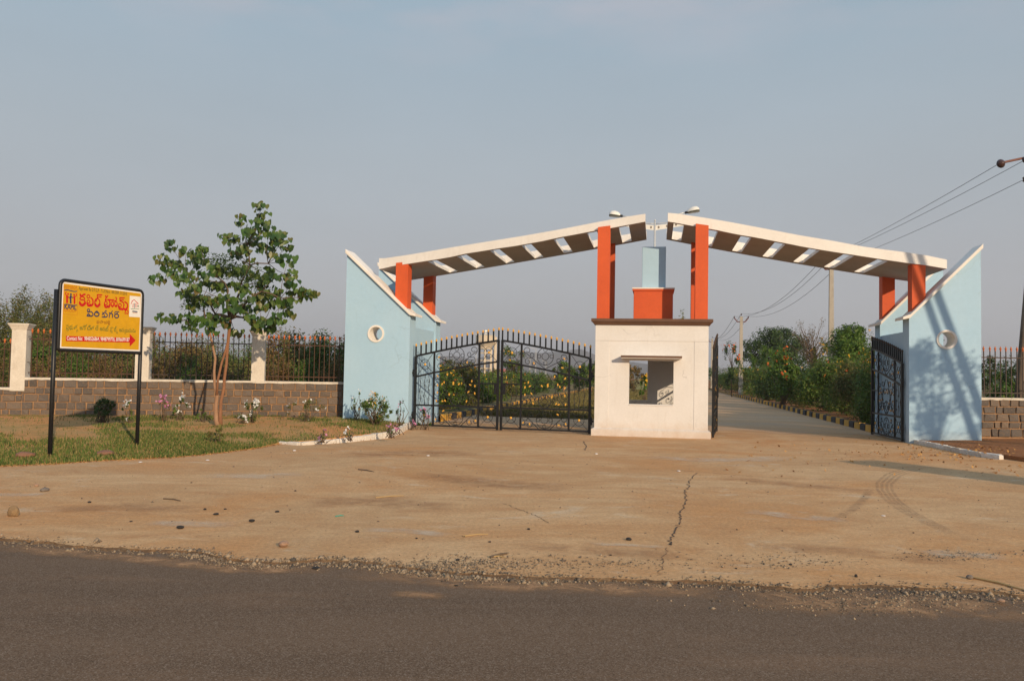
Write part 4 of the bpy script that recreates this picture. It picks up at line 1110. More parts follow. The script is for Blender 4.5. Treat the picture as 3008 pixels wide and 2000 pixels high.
lawn_plant(640, 1302, 1255, 74, 240, .06, 'oliveleaf', 'half-dry low shrub at the lawn edge in front of the tree', 19, name='shrub')
lawn_plant(1105, 1248, 1150, 112, 2300, .055, 'midleaf', 'bushy shrub with yellowish blooms at the foot of the left blue wall', 20, [('yflower', 26, .035), ('wflower', 14, .05)], name='shrub')
lawn_plant(1046, 1236, 1150, 40, 220, .055, 'midleaf', 'thin leafy shoot at the outer edge of the left blue wall', 21, [('wflower', 6, .05)])
lawn_plant(1172, 1252, 1168, 30, 160, .05, 'darkleaf', 'spindly dark plant beside the left blue wall bush', 22, [('pflower', 4, .05)])
for i, (px, py, pt, lab) in enumerate(((948, 1296, 1262, 'small weed with pink blooms behind the start of the white kerb'), (1022, 1290, 1255, 'small white-flowered weed behind the white kerb'),
                                      (1145, 1282, 1250, 'small pink-flowered weed poking over the white kerb'), (1166, 1272, 1246, 'small pink-flowered weed near the end of the white kerb'))):
    lawn_plant(px, py, pt, 26, 70, .045, 'darkleaf', lab, 30+i, [('pflower' if i != 1 else 'wflower', 5, .05)], name='weed')
def ground_plant(px, py, ptop, wpx, n, size, mat, label, seed, flowers=None, z=0.0, name='flowering_plant', group=None, **kw):
    p = on_ground(px, py, z); return pxbush(px, py, ptop, wpx, p.y, n, size, mat, label, 'plant', group, seed, name, gz=z, flowers=flowers, **kw)
ground_plant(1246, 1262, 1200, 52, 330, .05, 'darkleaf', 'pink-flowered plant growing in front of the closed gate by its left hinge', 40, [('pflower', 12, .055)])
ground_plant(1210, 1262, 1226, 26, 110, .045, 'darkleaf', 'small pink-flowered plant at the inner end of the white kerb', 41, [('pflower', 6, .05)])
ground_plant(2880, 1272, 1218, 78, 900, .055, 'midleaf', 'white-flowered bush at the outer foot of the right blue wall', 42, [('wflower', 16, .06)], .14)
ground_plant(2842, 1270, 1230, 46, 420, .055, 'midleaf', 'small white-flowered bush in front of the right blue wall', 43, [('wflower', 9, .055)], .14)
ground_plant(2746, 1278, 1266, 14, 60, .04, 'darkleaf', 'tiny dark weed at the foot of the right blue wall', 44, None, .12, name='weed')
ground_plant(2948, 1262, 1210, 90, 420, .07, 'darkleaf', 'low dark grassy clump left of the leaning pole foot', 45, None, .15, name='shrub', aspect=.2)
ground_plant(2994, 1262, 1222, 40, 320, .06, 'midleaf', 'white-flowered bush at the right edge beside the leaning pole', 46, [('wflower', 5, .05)], .15)

# --- beds beyond the gates
ORD = ('first', 'second', 'third', 'fourth', 'fifth', 'sixth', 'seventh', 'eighth', 'ninth', 'tenth', 'eleventh', 'twelfth', 'thirteenth')
def uwbush(u, w, H, Wm, n, size, mat, label, group, seed, flowers, name='flowering_shrub', cat='bush', lumps=8):
    r = random.Random(seed*17+3); bl = [(0, 0, H*.46, Wm*.36, Wm*.36, H*.46)]
    for k in range(lumps):
        a = 2*PI*k/lumps+r.uniform(-.4, .4); q = r.uniform(.6, 1.05)
        bl.append((math.cos(a)*Wm*.30, math.sin(a)*Wm*.30, H*r.uniform(.16, .74), Wm*.2*q, Wm*.2*q, H*.27*q))
    p = W(u, w); return plant(name, (p.x, p.y, .05), bl, int(n*1.8), size, mat, label, cat, group, seed, flowers=flowers, spread=.24, shell=.25, clumps=.03)
G1 = 'yellow-flowered shrubs behind the closed gate'
for i, (w, H, Wm, n, mat, fl) in enumerate(((6.6, 1.75, 2.3, 7500, 'midleaf', 40), (9.2, 1.95, 2.6, 8000, 'midleaf', 60), (12.2, 2.0, 2.8, 7500, 'oliveleaf', 60), (15.6, 1.8, 2.8, 6500, 'midleaf', 50), (19.2, 1.7, 2.8, 5500, 'midleaf', 30), (23.2, 1.6, 2.9, 4500, 'oliveleaf', 24), (28, 1.7, 3.2, 4000, 'midleaf', 16), (33, 1.7, 3.4, 3500, 'darkleaf', 10), (38.5, 1.8, 3.6, 3000, 'midleaf', 8))):
    uwbush(-8.15-.02*w, w, H, Wm, n, .075+.0016*w, mat, 'yellow-flowered green shrub behind the closed gate, %s from the blue wall' % ORD[i], G1, 60+i, [('yflower', fl, .06), ('rflower', fl//6+1, .055)])
pxbush(1326, 1150, 1060, 110, 60, 1800, .2, 'oliveleaf', 'olive shrub mass behind the flower bed left of the water tower', 'bush', None, 70, 'bush', gz=0.0)
plant('small_tree', at(1505, 1180, 52).xy.to_3d()+Vector((0, 0, .05)), [(0, 0, 2.5, .75, .7, .75), (.1, 0, 1.9, .6, .6, .5), (-.2, 0, 1.4, .5, .5, .5)], 1500, .14, 'midleaf', 'small round-headed green tree right of the water tower in the closed gate', 'tree', None, 71, trunk=(0, 0, 1.7), stem_r=.05, crown_name='crown', flowers=[('yflower', 10, .1)])
for i, (px, pb, pt, wp, Y, n, lab) in enumerate(((1655, 1160, 1062, 84, 66, 2600, 'bushy tree seen through the right half of the closed gate, nearest the centre'), (1702, 1160, 1066, 90, 72, 2600, 'bushy tree with pale trunk seen through the closed gate'), (1738, 1158, 1060, 80, 70, 2400, 'bushy tree seen through the closed gate right beside the booth'))):
    pxbush(px, pb, pt, wp, Y, n, .2, 'midleaf', lab, 'tree', 'trees beyond the lawn', 74+i, 'bushy_tree', gz=0.0, trunk=(0, 0, 1.6), stem_r=.07, stem_mat='bark', crown_name='crown', spread=.2, shell=.3)
pxbush(1862, 1160, 1060, 90, 75, 1600, .22, 'dryleaf', 'brownish bush seen through the booth window', 'bush', None, 80, gz=0.0)
pxbush(1893, 1176, 1085, 40, 40, 700, .13, 'freshleaf', 'yellow-flowered shrub seen through the booth window', 'bush', None, 81, gz=.03, flowers=[('yflower', 14, .08)])
pxbush(2003, 1100, 903, 70, 95, 800, .25, 'oliveleaf', 'feathery tree top showing behind the booth roof beside the orange box', 'tree', None, 82, 'feathery_tree', gz=0.0, trunk=(0, 0, 4.5), stem_r=.08, crown_name='crown', shell=.7)
# right bed
G2 = 'flowering shrubs behind the right kerb'
right = [(6.0, 3.2, 2.6, 12000, 'midleaf', 190, 4), (8.8, 2.7, 2.7, 10000, 'midleaf', 60, 6), (11.8, 2.5, 2.8, 9000, 'oliveleaf', 30, 12), (15.2, 2.5, 3.0, 8500, 'midleaf', 16, 14), (19.4, 2.5, 3.2, 7500, 'midleaf', 10, 18), (24.4, 2.5, 3.5, 6500, 'oliveleaf', 18, 10), (30, 2.6, 3.8, 6000, 'darkleaf', 26, 6), (36.5, 2.5, 4.2, 5000, 'midleaf', 22, 4), (44, 2.6, 4.6, 4500, 'midleaf', 18, 3), (53, 2.6, 5.0, 4000, 'oliveleaf', 16, 3), (64, 2.7, 6.0, 3500, 'midleaf', 12, 3), (78, 2.8, 7.0, 3000, 'midleaf', 8, 2)]
for i, (w, H, Wm, n, mat, fy, fr) in enumerate(right):
    uwbush(8.0+.01*w, w, H, Wm, n, .08+.0016*w, mat, 'dense flowering shrub behind the right kerb, %s from the open gate leaf' % ORD[i], G2, 90+i, [('yflower', fy, .065), ('rflower', fr, .065)])
ct = at(2490, 1150, 41)
plant('columnar_tree', (ct.x, ct.y, .05), [(0, 0, 3.1, .85, .8, .95), (.38, 0, 3.55, .55, .55, .65), (-.35, .1, 3.3, .55, .55, .75), (.1, -.2, 2.4, .9, .8, .8), (.62, 0, 3.95, .25, .25, .3), (-.1, 0, 3.85, .4, .4, .4)], 11000, .13, 'freshleaf', 'upright bright green tree just right of the bare concrete pole', 'tree', None, 110, trunk=(0, 0, 1.9), stem_r=.06, crown_name='crown', clumps=.02, spread=.2, shell=.4)
pxbush(2300, 1150, 1026, 110, 42.5, 3500, .16, 'freshleaf', 'light green spreading shrub with orange blooms in the middle of the bed', 'bush', None, 111, 'shrub', gz=.05, flowers=[('rflower', 16, .14)], shell=.6)
pxbush(2150, 1140, 1000, 90, 66, 700, .22, 'darkleaf', 'airy tree with red blossom clusters behind the open gate leaf', 'tree', None, 112, 'blossom_tree', gz=.05, flowers=[('rflower', 14, .16)], trunk=(0, 0, 2.4), stem_r=.05, crown_name='crown', shell=.75)
tb2 = at(2272, 1150, 84)
plant('broad_tree', (tb2.x, tb2.y, 0), [(-.6, 0, 4.9, 2.0, 1.8, 1.6), (1.4, 0, 5.1, 1.9, 1.8, 1.7), (-2.0, 0, 3.9, 1.5, 1.5, 1.6), (.3, 0, 3.6, 2.4, 2, 1.8), (2.6, 0, 3.9, 1.4, 1.5, 1.6), (.4, 0, 5.9, 1.2, 1.2, .8)], 15000, .22, 'darkleaf', 'broad dark dome-shaped tree rising behind the flower bed', 'tree', None, 113, trunk=(0, 0, 3.4), stem_r=.22, crown_name='crown', clumps=.02, spread=.16, shell=.45)
tb3 = at(2385, 1150, 70)
rt = plant('bare_tree', (tb3.x, tb3.y, 0), [(-.5, 0, 5.0, 1.3, 1, 1.5), (.7, 0, 5.4, .9, .9, 1.7), (.1, 0, 3.4, 1.4, 1.2, 1.6), (1.0, 0, 3.6, .6, .6, 1.4)], 900, .16, 'dryleaf', 'half-bare brown twiggy tree left of the bare concrete pole', 'tree', None, 114, trunk=(0, 0, 2.6), stem_r=.10, crown_name='crown', shell=.3, aspect=.3)
b = MB(); r = random.Random(8)
for k in range(70):
    a = Vector((r.gauss(0, .25), r.gauss(0, .25), r.uniform(2, 4))); d = Vector((r.gauss(0, 1.0), r.gauss(0, .8), r.uniform(1.0, 3.0)))
    b.tube([a, a+d*.5+Vector((0, 0, .15)), a+d], [.025, .016, .006], 4)
b.build('twig', M['twig'], rt)
pxbush(2420, 1180, 985, 70, 60, 900, .2, 'oliveleaf', 'yellow-green leggy shrub in front of the bare tree', 'bush', None, 115, 'shrub', gz=.05, flowers=[('yflower', 20, .14)])
pxbush(2255, 1080, 992, 100, 56, 1500, .32, 'freshleaf', 'pale green palm-like clump below the dome-shaped tree', 'bush', None, 116, 'palm_clump', gz=.05, aspect=.12, lumps=4)
pxbush(2560, 1120, 1000, 60, 90, 900, .25, 'darkleaf', 'dark far tree between the bed and the right blue wall', 'tree', None, 117, 'far_tree', gz=0, trunk=(0, 0, 2), stem_r=.08, crown_name='crown')

# --- behind the boundary fence on the left
G3 = 'scrub bushes behind the left fence'; L3 = 'brown and green scrub bush behind the left spear fence'
scrub = [(-60, 1010, 200, 29), (70, 1000, 200, 30), (190, 985, 190, 31), (300, 1000, 190, 30), (420, 1010, 180, 33), (520, 1012, 190, 31), (620, 1004, 180, 33), (720, 1008, 170, 35), (800, 990, 170, 30), (880, 985, 170, 29.5), (960, 992, 160, 29), (1040, 1000, 150, 30)]
for i, (px, pt, wp, Y) in enumerate(scrub):
    pxbush(px, 1180, pt-14, wp*1.2, Y, 12000, .095, ('oliveleaf', 'midleaf', 'dryleaf')[i % 3], 'brown and green scrub bush behind the left fence, %s from the left edge' % ORD[i], 'bush', G3, 130+i, 'scrub_bush', gz=.18, spread=.25, shell=.2, lumps=10, clumps=.03)
G4 = 'low dry growth at the fence foot'; L4 = 'low dry brown undergrowth at the foot of the left fence'
for i in range(13):
    px = -30+i*84
    pxbush(px, 1190, 1050+rnd.uniform(-14, 10), 130, 27.4, 3200, .08, ('dryleaf', 'oliveleaf', 'dryleaf', 'midleaf')[i % 4], 'low dry undergrowth at the foot of the left fence, %s from the left edge' % ORD[i], 'bush', G4, 150+i, 'undergrowth', gz=.18, spread=.25, shell=.2)
G5 = 'tall feathery trees at the far left'
for i, (px, pt, wp, Y, lab) in enumerate(((-20, 868, 170, 36, 'tall feathery tree cut by the left picture edge'), (70, 850, 150, 37, 'tall feathery tree behind the peeling pillar'), (160, 868, 150, 39, 'tall feathery tree half hidden by the yellow sign'))):
    pxbush(px, 1150, pt-6, wp*1.35, Y, 11000, .12, 'oliveleaf', lab, 'tree', G5, 170+i, 'feathery_tree', gz=.15, trunk=(0, 0, 2.0), stem_r=.06, crown_name='crown', lumps=12, spread=.2, shell=.35, aspect=.35)
for i, (px, pt, wp, Y, lab) in enumerate(((450, 962, 60, 44, 'spindly tree top above the fence just right of the sign'), (860, 965, 110, 42, 'tree top above the last fence panel, nearer the pillar'), (925, 962, 90, 45, 'airy tree top above the last fence panel, nearer the blue wall'))):
    pxbush(px, 1150, pt, wp, Y, 1100, .15, 'oliveleaf', lab, 'tree', 'tree tops above the fence', 180+i, 'far_tree', gz=.15, trunk=(0, 0, 2.0), stem_r=.05, crown_name='crown', shell=.6, aspect=.35)
# --- behind the right fence
for i, (px, pb, pt, wp, Y, mat, lab) in enumerate(((2910, 1160, 1045, 110, 40, 'darkleaf', 'dark bush behind the right fence beside the blue wall'), (2985, 1160, 1040, 110, 42, 'darkleaf', 'dark bush behind the right fence at the picture edge'), (2955, 1168, 1090, 120, 30, 'midleaf', 'low green bush close behind the right fence'), (3080, 1160, 1030, 120, 40, 'darkleaf', 'dark bush behind the right fence beyond the leaning pole'))):
    pxbush(px, pb, pt, wp, Y, 2200, .14, mat, lab, 'bush', 'bushes behind the right fence', 190+i, 'bush', gz=.12, spread=.2, shell=.3)

# ------------------------------------------------------------------ far things
wt_p = at(1424, 1110, 330); root = empty('water_tower', (wt_p.x, wt_p.y, 0), .2, 'cream concrete water tower with a flared tank behind the closed gate', 'tower')
m = MB(); m.lathe([(2.2, 11.4), (3.9, 13.2), (3.95, 13.3), (3.95, 16.0), (4.05, 16.02), (4.05, 16.4), (3.2, 16.6), (.6, 17.0)], n=10); m.build('tank', M['towercream'], root)
m = MB(); m.lathe([(3.98, 13.2), (4.0, 13.3), (4.0, 13.9), (3.98, 14.0)], n=10); m.build('tank_band', M['towerdark'], root)
for k in range(6):
    a = 2*PI*k/6+.3; x, y = 2.7*math.cos(a), 2.7*math.sin(a)
    m = MB(); m.box(x-.32, x+.32, y-.32, y+.32, 0, 11.6); m.build('leg', M['towercream'], root)
for z in (3.2, 6.4, 9.4):
    m = MB(); m.tube([(2.7*math.cos(2*PI*k/6+.3), 2.7*math.sin(2*PI*k/6+.3), z) for k in range(6)], .3, 4, closed=True); m.build('ring_beam', M['towercream'], root)
m = MB(); m.lathe([(2.9, 10.9), (3.0, 11.0), (3.0, 11.6), (2.3, 11.7)], n=12); m.build('ring_beam', M['towercream'], root)
m = MB(); m.box(3.6, 4.6, -.5, .5, 0, 15.9); m.build('stair_shaft', M['towercream'], root)
for k in range(12):
    a = 2*PI*k/12; m = MB(); m.tube([(3.9*math.cos(a), 3.9*math.sin(a), 16.4), (3.9*math.cos(a), 3.9*math.sin(a), 17.3)], .07, 5); m.build('rail_post', M['steel'], root)
m = MB(); m.tube([(3.9*math.cos(2*PI*k/24), 3.9*math.sin(2*PI*k/24), 17.2) for k in range(24)], .06, 5, closed=True); m.build('handrail', M['steel'], root)
m = MB(); m.lathe([(.3, 17), (.3, 18.0), (.8, 18.05), (.7, 18.5), (.2, 18.7)], n=10); m.build('vent', M['steel'], root)
hp = at(1472, 1110, 300); root = empty('pavilion', (hp.x, hp.y, 0), .1, 'small pavilion with a red hipped roof and mint wall beyond the closed gate', 'building')
m = MB(); m.box(-3.2, 3.2, -2.5, 2.5, 0, 1.9); m.build('wall', M['mint'], root)
m = MB(); m.add([(-3.7, -3, 1.9), (3.7, -3, 1.9), (3.7, 3, 1.9), (-3.7, 3, 1.9), (-1.2, 0, 3.1), (1.2, 0, 3.1)], [(0, 1, 5, 4), (1, 2, 5), (2, 3, 4, 5), (3, 0, 4), (3, 2, 1, 0)]); m.build('roof', M['redroof'], root)
for x in (-2, 0, 2): m = MB(); m.box(x-.45, x+.45, -2.56, -2.5, .5, 1.6); m.build('window', M['towerdark'], root)
for px, Y, h, arm, lab in ((1397, 190, 6.0, 0, 'thin white lamp post just left of the water tower'), (1573, 147, 6.0, 1, 'tallest thin white lamp post seen through the closed gate'), (1556, 246, 6.0, 1, 'short-looking distant white lamp post left of the tallest one'), (1603, 290, 6.0, 2, 'distant lamp post with a side arm seen through the closed gate')):
    p = at(px, 1110, Y); root = empty('lamp_post', (p.x, p.y, 0), 0, lab, 'lamp post', 'lamp posts of the inner road')
    k = Y/150
    m = MB(); m.tube([(0, 0, 0), (0, 0, h)], [.05*k, .035*k], 8); m.build('pole', M['steel'], root)
    m = MB(); m.tube([(0, 0, h), (-.9, 0, h+.15), (-1.5 if arm else -.5, 0, h+.1)], .03*k, 6); m.build('arm', M['steel'], root)

# ------------------------------------------------------------------ power poles and lines
def pole_pts(p, H): return [(0, 0, -.2), (0, 0, H)]
def v_arm(root, z, span=.55, sy=0.0):
    m = MB(); m.tube([(-span, sy, z+.30), (-span*.55, sy, z), (span*.55, sy, z), (span, sy, z+.30)], .045, 5); m.build('cross_arm', M['arm'], root)
    for x, zz in ((-span, z+.30), (span, z+.30), (0, z+.52)):
        m = MB(); m.lathe([(.02, 0), (.05, .02), (.035, .05), (.055, .08), (.04, .13), (.01, .15)], (x, sy, zz), 8); m.build('insulator', M['insul'], root, smooth=True)
def pole(px, Y, H, label, w=.11, banded=True):
    p = at(px, 1150, Y); root = empty('power_pole', (p.x, p.y, 0), ROT, label, 'power pole', 'concrete power poles of the inner road')
    m = MB(); vs = []
    for z, a, c in ((-.2, w*1.25, w), (H, w*.85, w*.75)): vs += [(-a, -c, z), (a, -c, z), (a, c, z), (-a, c, z)]
    m.add(vs, [(0, 1, 5, 4), (1, 2, 6, 5), (2, 3, 7, 6), (3, 0, 4, 7), (4, 5, 6, 7)]); m.build('pole', M['concrete'], root)
    v_arm(root, H-.42)
    if banded:
        for z in (.35, .95, 1.55):
            m = MB(); q = w*1.25+.008; m.box(-q, q, -w-.008, w+.008, z, z+.3); m.build('painted_band', M['oldwhite'], root)
    return root, Vector((p.x, p.y, H))
pA, tA = pole(2441, 43.0, at(2441, 768, 43).z, 'bare concrete power pole rising behind the right canopy slab', .115)
pB, tB = pole(2176, 66.0, at(2176, 930, 66).z, 'concrete power pole with V-shaped arm and white bands left of the dome-shaped tree', .13)
pC_, tC = pole(2091, 108.0, at(2091, 995, 108).z, 'distant power pole peeking over the open gate leaf at the booth', .14, False)
# near pole at the right edge, leaning
nb = on_ground(2981, 1270, .12); lean = Vector((.85, .05, 8.4))
root = empty('near_pole', nb, 0, 'weathered leaning pole at the right picture edge with a lamp arm at its top', 'power pole')
m = MB(); m.tube([(0, 0, -.3), tuple(lean*.5), tuple(lean)], [.12, .105, .085], 10); m.build('pole', M['darkwood'], root, smooth=True)
def nl(px, py, dy=0.0): return at(px, py, nb.y+dy)-nb
m = MB(); m.tube([nl(2945, 478), nl(3010, 464), nl(3120, 440)], .035, 6); m.build('cross_arm', M['arm'], root)
for px, py, s in ((2940, 481, 1.0), (3013, 470, .8)):
    c = nl(px, py, -.05); m = MB(); m.lathe([(.02, -.11), (.09, -.07), (.135, 0), (.10, .06), (.03, .09)], (0, 0, 0), 12)
    m.v = [(c.x+x*s, c.y+z*s, c.z+y*s) for x, y, z in m.v]; m.build('insulator_disc', M['insul'], root, smooth=True)
m = MB(); m.lathe([(.01, -.09), (.06, -.06), (.04, 0), (.07, .04), (.02, .08)], nl(3010, 527), 10); m.build('insulator', M['insul'], root, smooth=True)
def wire(a, c, sag, label, r=.013):
    root = empty('power_line', a, 0, label, 'wire', 'overhead wires')
    m = MB(); m.tube([(c-a)*t-Vector((0, 0, sag*4*t*(1-t))) for t in np.linspace(0, 1, 18)], r, 4); m.build('wire', M['wire'], root)
Rz = Matrix.Rotation(ROT, 3, 'Z')
def ins(top, k): return top + Rz @ Vector(((-.55, 0, .03), (.55, 0, .03), (0, 0, .24))[k])
names = ('left', 'right', 'middle')
ends = (at(2930, 484, nb.y), at(3010, 527, nb.y), at(3008, 472, nb.y))
for k in range(3):
    wire(ends[k], ins(tA, k), .12, 'overhead wire from the near leaning pole to the bare pole, its %s strand' % ('highest', 'lowest', 'middle')[k], .008)
    wire(ins(tA, k), ins(tB, k), .9, 'sagging wire between the bare pole and the V-armed pole, %s strand' % names[k], .011)
    wire(ins(tB, k), ins(tC, k), .9, 'sagging wire between the V-armed pole and the distant pole, %s strand' % names[k], .014)

# ------------------------------------------------------------------ things right of the picture whose shadows fall into it
def lift(px, py, t):
    P = on_plane(px, py, W(0, PW), W_DIR); return P + SUN*t
root = empty('strut_pole', (0, 0, 0), 0, 'pair of leaning poles standing beyond the right picture edge', 'pole')
for (a, c, r) in (((2735, 815), (2893, 1235), .085), ((2700, 822), (2855, 1262), .08)):
    A_ = on_plane(*a, W(0, PW), W_DIR); C_ = on_plane(*c, W(0, PW), W_DIR); d = (C_-A_).normalized()
    t = 9.0
    k = -(A_.z+SUN.z*t)/d.z
    foot = A_+d*k+SUN*t; top = A_+SUN*t-d*1.2
    m = MB(); m.tube([foot, top], [r*1.1, r*.9], 10); m.build('pole', M['concrete'], root)
sh = lift(2738, 1130, 9.5)
plant('roadside_tree', (sh.x, sh.y, 0), [(0, 0, sh.z-.2, .9, .9, 1.0), (.3, .2, sh.z-1.0, .8, .9, .7), (-.3, 0, sh.z+.7, .6, .6, .6)], 2400, .13, 'midleaf', 'small roadside tree beyond the right picture edge', 'tree', None, 210, trunk=(.1, 0, sh.z-1.4), stem_r=.025, crown_name='crown', spread=.17, shell=.3)
s0, s1 = on_ground(3060, 1408), on_ground(2540, 1356)
d = Vector((SUN.x, SUN.y, 0)).normalized()
pb = s1 + d*8.0
root = empty('shadow_post', (pb.x, pb.y, 0), .3, 'unseen post added beyond the right picture edge to cast a ground shadow', 'post')  # added out of view to throw the shadow band across the forecourt
m = MB(); m.box(-.5, .5, -.25, .25, -.1, 8.0*math.tan(SUN_EL)); m.build('post', M['concrete'], root, bevel=.03)

# ------------------------------------------------------------------ the yellow sign
sA = Vector((-7.79, 13.92, 0)); sB = Vector((-7.16, 15.82, 0))
sd = (sB-sA).normalized(); sn = Vector((sd.y, -sd.x, 0))
zsA = lawn_z(sA.x, sA.y)
sign = empty('sign_board', (sA.x, sA.y, zsA), math.atan2(sd.y, sd.x), 'yellow sign board with red and blue lettering on two black posts', 'sign')
def S3(px, py, off=0.0):           # picture point -> sign's own frame (x along, y back, z up)
    P = on_plane(px, py, sA, sn); return Vector(((P-sA).dot(sd), -off, P.z-zsA))
c_bl, c_br, c_tl, c_tr = S3(171, 1030), S3(416, 1034.5), S3(171, 822), S3(418, 853)
x0, x1 = c_bl.x, (c_br.x+c_tr.x)/2; z0, z1 = (c_bl.z+c_br.z)/2, (c_tl.z+c_tr.z)/2
m = MB(); m.box(x0+.03, x1-.03, .0, .03, z0+.03, z1-.03); m.build('panel', M['signwhite'], sign)
m = MB(); r = .032; cr_ = .09
fr = []
for cx, cz, a0 in ((x1-cr_, z1-cr_, 0), (x0+cr_, z1-cr_, PI/2), (x0+cr_*.4, z0+cr_*.4, PI), (x1-cr_*.4, z0+cr_*.4, 1.5*PI)):
    rr_ = cr_ if a0 < PI-.01 else cr_*.4
    for k in range(5): fr.append((cx+rr_*math.cos(a0+k*PI/8), .012, cz+rr_*math.sin(a0+k*PI/8)))
m.tube(fr, r, 8, closed=True); m.build('frame', M['black'], sign, smooth=True)
mg = .058
m = MB(); m.box(x0+mg, x1-mg, -.003, .0, z0+mg, z1-mg); m.build('yellow_sheet', M['yellow'], sign)
for px, ptop, pbot in ((158, 848, 1334), (419, 877, 1283)):
    a, c = S3(px, ptop), S3(px, pbot); xm = (x0-.045) if px < 200 else (x1+.035)
    m = MB(); m.tube([(xm, .045, -.3), (xm, .045, a.z)], .036, 8); m.build('post', M['black'], sign, smooth=True)
OFF = [.004]
def ribbon_mesh(strokes, name, mat, conv, off):
    """flat print: strokes (points, width in picture px) laid on the sheet"""
    m = MB(); e = off
    for pts, w in strokes:
        e += .00002
        Q = [conv(*p) for p in pts]
        if len(Q) == 1:
            c = Q[0]; R = w/2
            m.add([(c[0]+R*math.cos(2*PI*k/12), -e, c[1]+R*1.0*math.sin(2*PI*k/12)) for k in range(12)], [tuple(range(12))]); continue
        vs = []
        for i, q in enumerate(Q):
            a, b_ = Q[max(0, i-1)], Q[min(len(Q)-1, i+1)]
            t = Vector((b_[0]-a[0], b_[1]-a[1])); t = t.normalized() if t.length > 1e-9 else Vector((1, 0))
            n_ = Vector((-t.y, t.x))*w/2
            vs += [(q[0]+n_.x, -e, q[1]+n_.y), (q[0]-n_.x, -e, q[1]-n_.y)]
        m.add(vs, [(2*i, 2*i+1, 2*i+3, 2*i+2) for i in range(len(Q)-1)])
        for q in (Q[0], Q[-1]):
            e += .00001; R = w/2
            m.add([(q[0]+R*math.cos(2*PI*k/10), -e, q[1]+R*math.sin(2*PI*k/10)) for k in range(10)], [tuple(range(10))])
    me = bpy.data.meshes.new(name); me.from_pydata(m.v, [], m.f); me.materials.append(M[mat]); me.update()
    return place(name, me, None, sign)
def smooth_pts(pts, n=5):
    if len(pts) < 3: return pts
    out = []
    for i in range(len(pts)-1):
        p0, p1, p2, p3 = pts[max(0, i-1)], pts[i], pts[i+1], pts[min(len(pts)-1, i+2)]
        for k in range(n):
            t = k/n
            out.append(tuple(.5*((2*p1[j])+(-p0[j]+p2[j])*t+(2*p0[j]-5*p1[j]+4*p2[j]-p3[j])*t*t+(-p0[j]+3*p1[j]-3*p2[j]+p3[j])*t**3) for j in (0, 1)))
    out.append(pts[-1]); return out
def C1(x, y): p = S3(180+x/10.72, 830+y/10.72); return (p.x, p.z)
def C2(x, y): p = S3(180+x/10.72, 930+y/10.72); return (p.x, p.z)
mpp = (x1-x0)/(416-171)/10.72*1.02       # metres per crop px along the board
def ell(cx, cy, rx, ry, a0=0, a1=2*PI, n=16): return [(cx+rx*math.cos(a0+(a1-a0)*k/n), cy+ry*math.sin(a0+(a1-a0)*k/n)) for k in range(n+1)]
def strokes(lst, k=.88): return [(smooth_pts(p), w*mpp*k) for p, w in lst]
line1 = [([(590, 372), (600, 405), (650, 418), (690, 385), (742, 372)], 48), ([(732, 520), (700, 455), (630, 445), (585, 490), (600, 535), (690, 548), (738, 590), (748, 650), (700, 700), (640, 715), (590, 680), (570, 600)], 36), ([(578, 640), (610, 695), (655, 712), (705, 690), (742, 645)], 75),
         (ell(848, 438, 44, 52), 30), (ell(850, 600, 44, 50), 28), ([(930, 480), (985, 540), (992, 650), (962, 712)], 42), ([(812, 650), (835, 715), (880, 728), (905, 700), (935, 728), (985, 680)], 62),
         ([(1132, 490), (1128, 400), (1140, 388), (1272, 392)], 36), ([(1132, 490), (1180, 455), (1250, 458)], 28), ([(1085, 560)], 75), (ell(1128, 620, 80, 112), 34), ([(1062, 680), (1095, 735), (1140, 745), (1200, 690)], 72),
         ([(1385, 425), (1420, 455), (1455, 420)], 40), ([(1430, 455), (1395, 500), (1392, 545)], 34), ([(1394, 548)], 72), ([(1455, 540), (1640, 552)], 42), ([(1505, 560), (1528, 640), (1520, 710)], 42), (ell(1395, 650, 46, 50), 28), ([(1358, 690), (1380, 765), (1428, 772), (1450, 742), (1492, 768), (1522, 705)], 60),
         (ell(1605, 680, 38, 82), 30), ([(1575, 720), (1605, 755), (1638, 715)], 50), (ell(1715, 675, 40, 82), 30), ([(1685, 720), (1715, 752), (1748, 710)], 50), ([(1645, 560), (1680, 590), (1728, 545), (1735, 490), (1705, 470)], 30),
         ([(1842, 570), (1838, 490), (1850, 478), (1978, 482)], 36), ([(1842, 570), (1885, 540), (1955, 545)], 28), ([(1845, 570), (1935, 620), (1968, 700), (1950, 760)], 40), (ell(1838, 715, 46, 50), 28), ([(1995, 610), (2065, 660), (2080, 760), (2045, 830)], 42), ([(1800, 745), (1832, 828), (1880, 828), (1915, 845), (1960, 822), (2015, 852), (2065, 800)], 64),
         ([(2022, 880), (2002, 940), (2008, 985)], 30), ([(2062, 868), (2100, 905), (2092, 965), (2064, 982), (2044, 958)], 30)]
ribbon_mesh(strokes(line1), 'lettering', 'signred', C1, .0045)
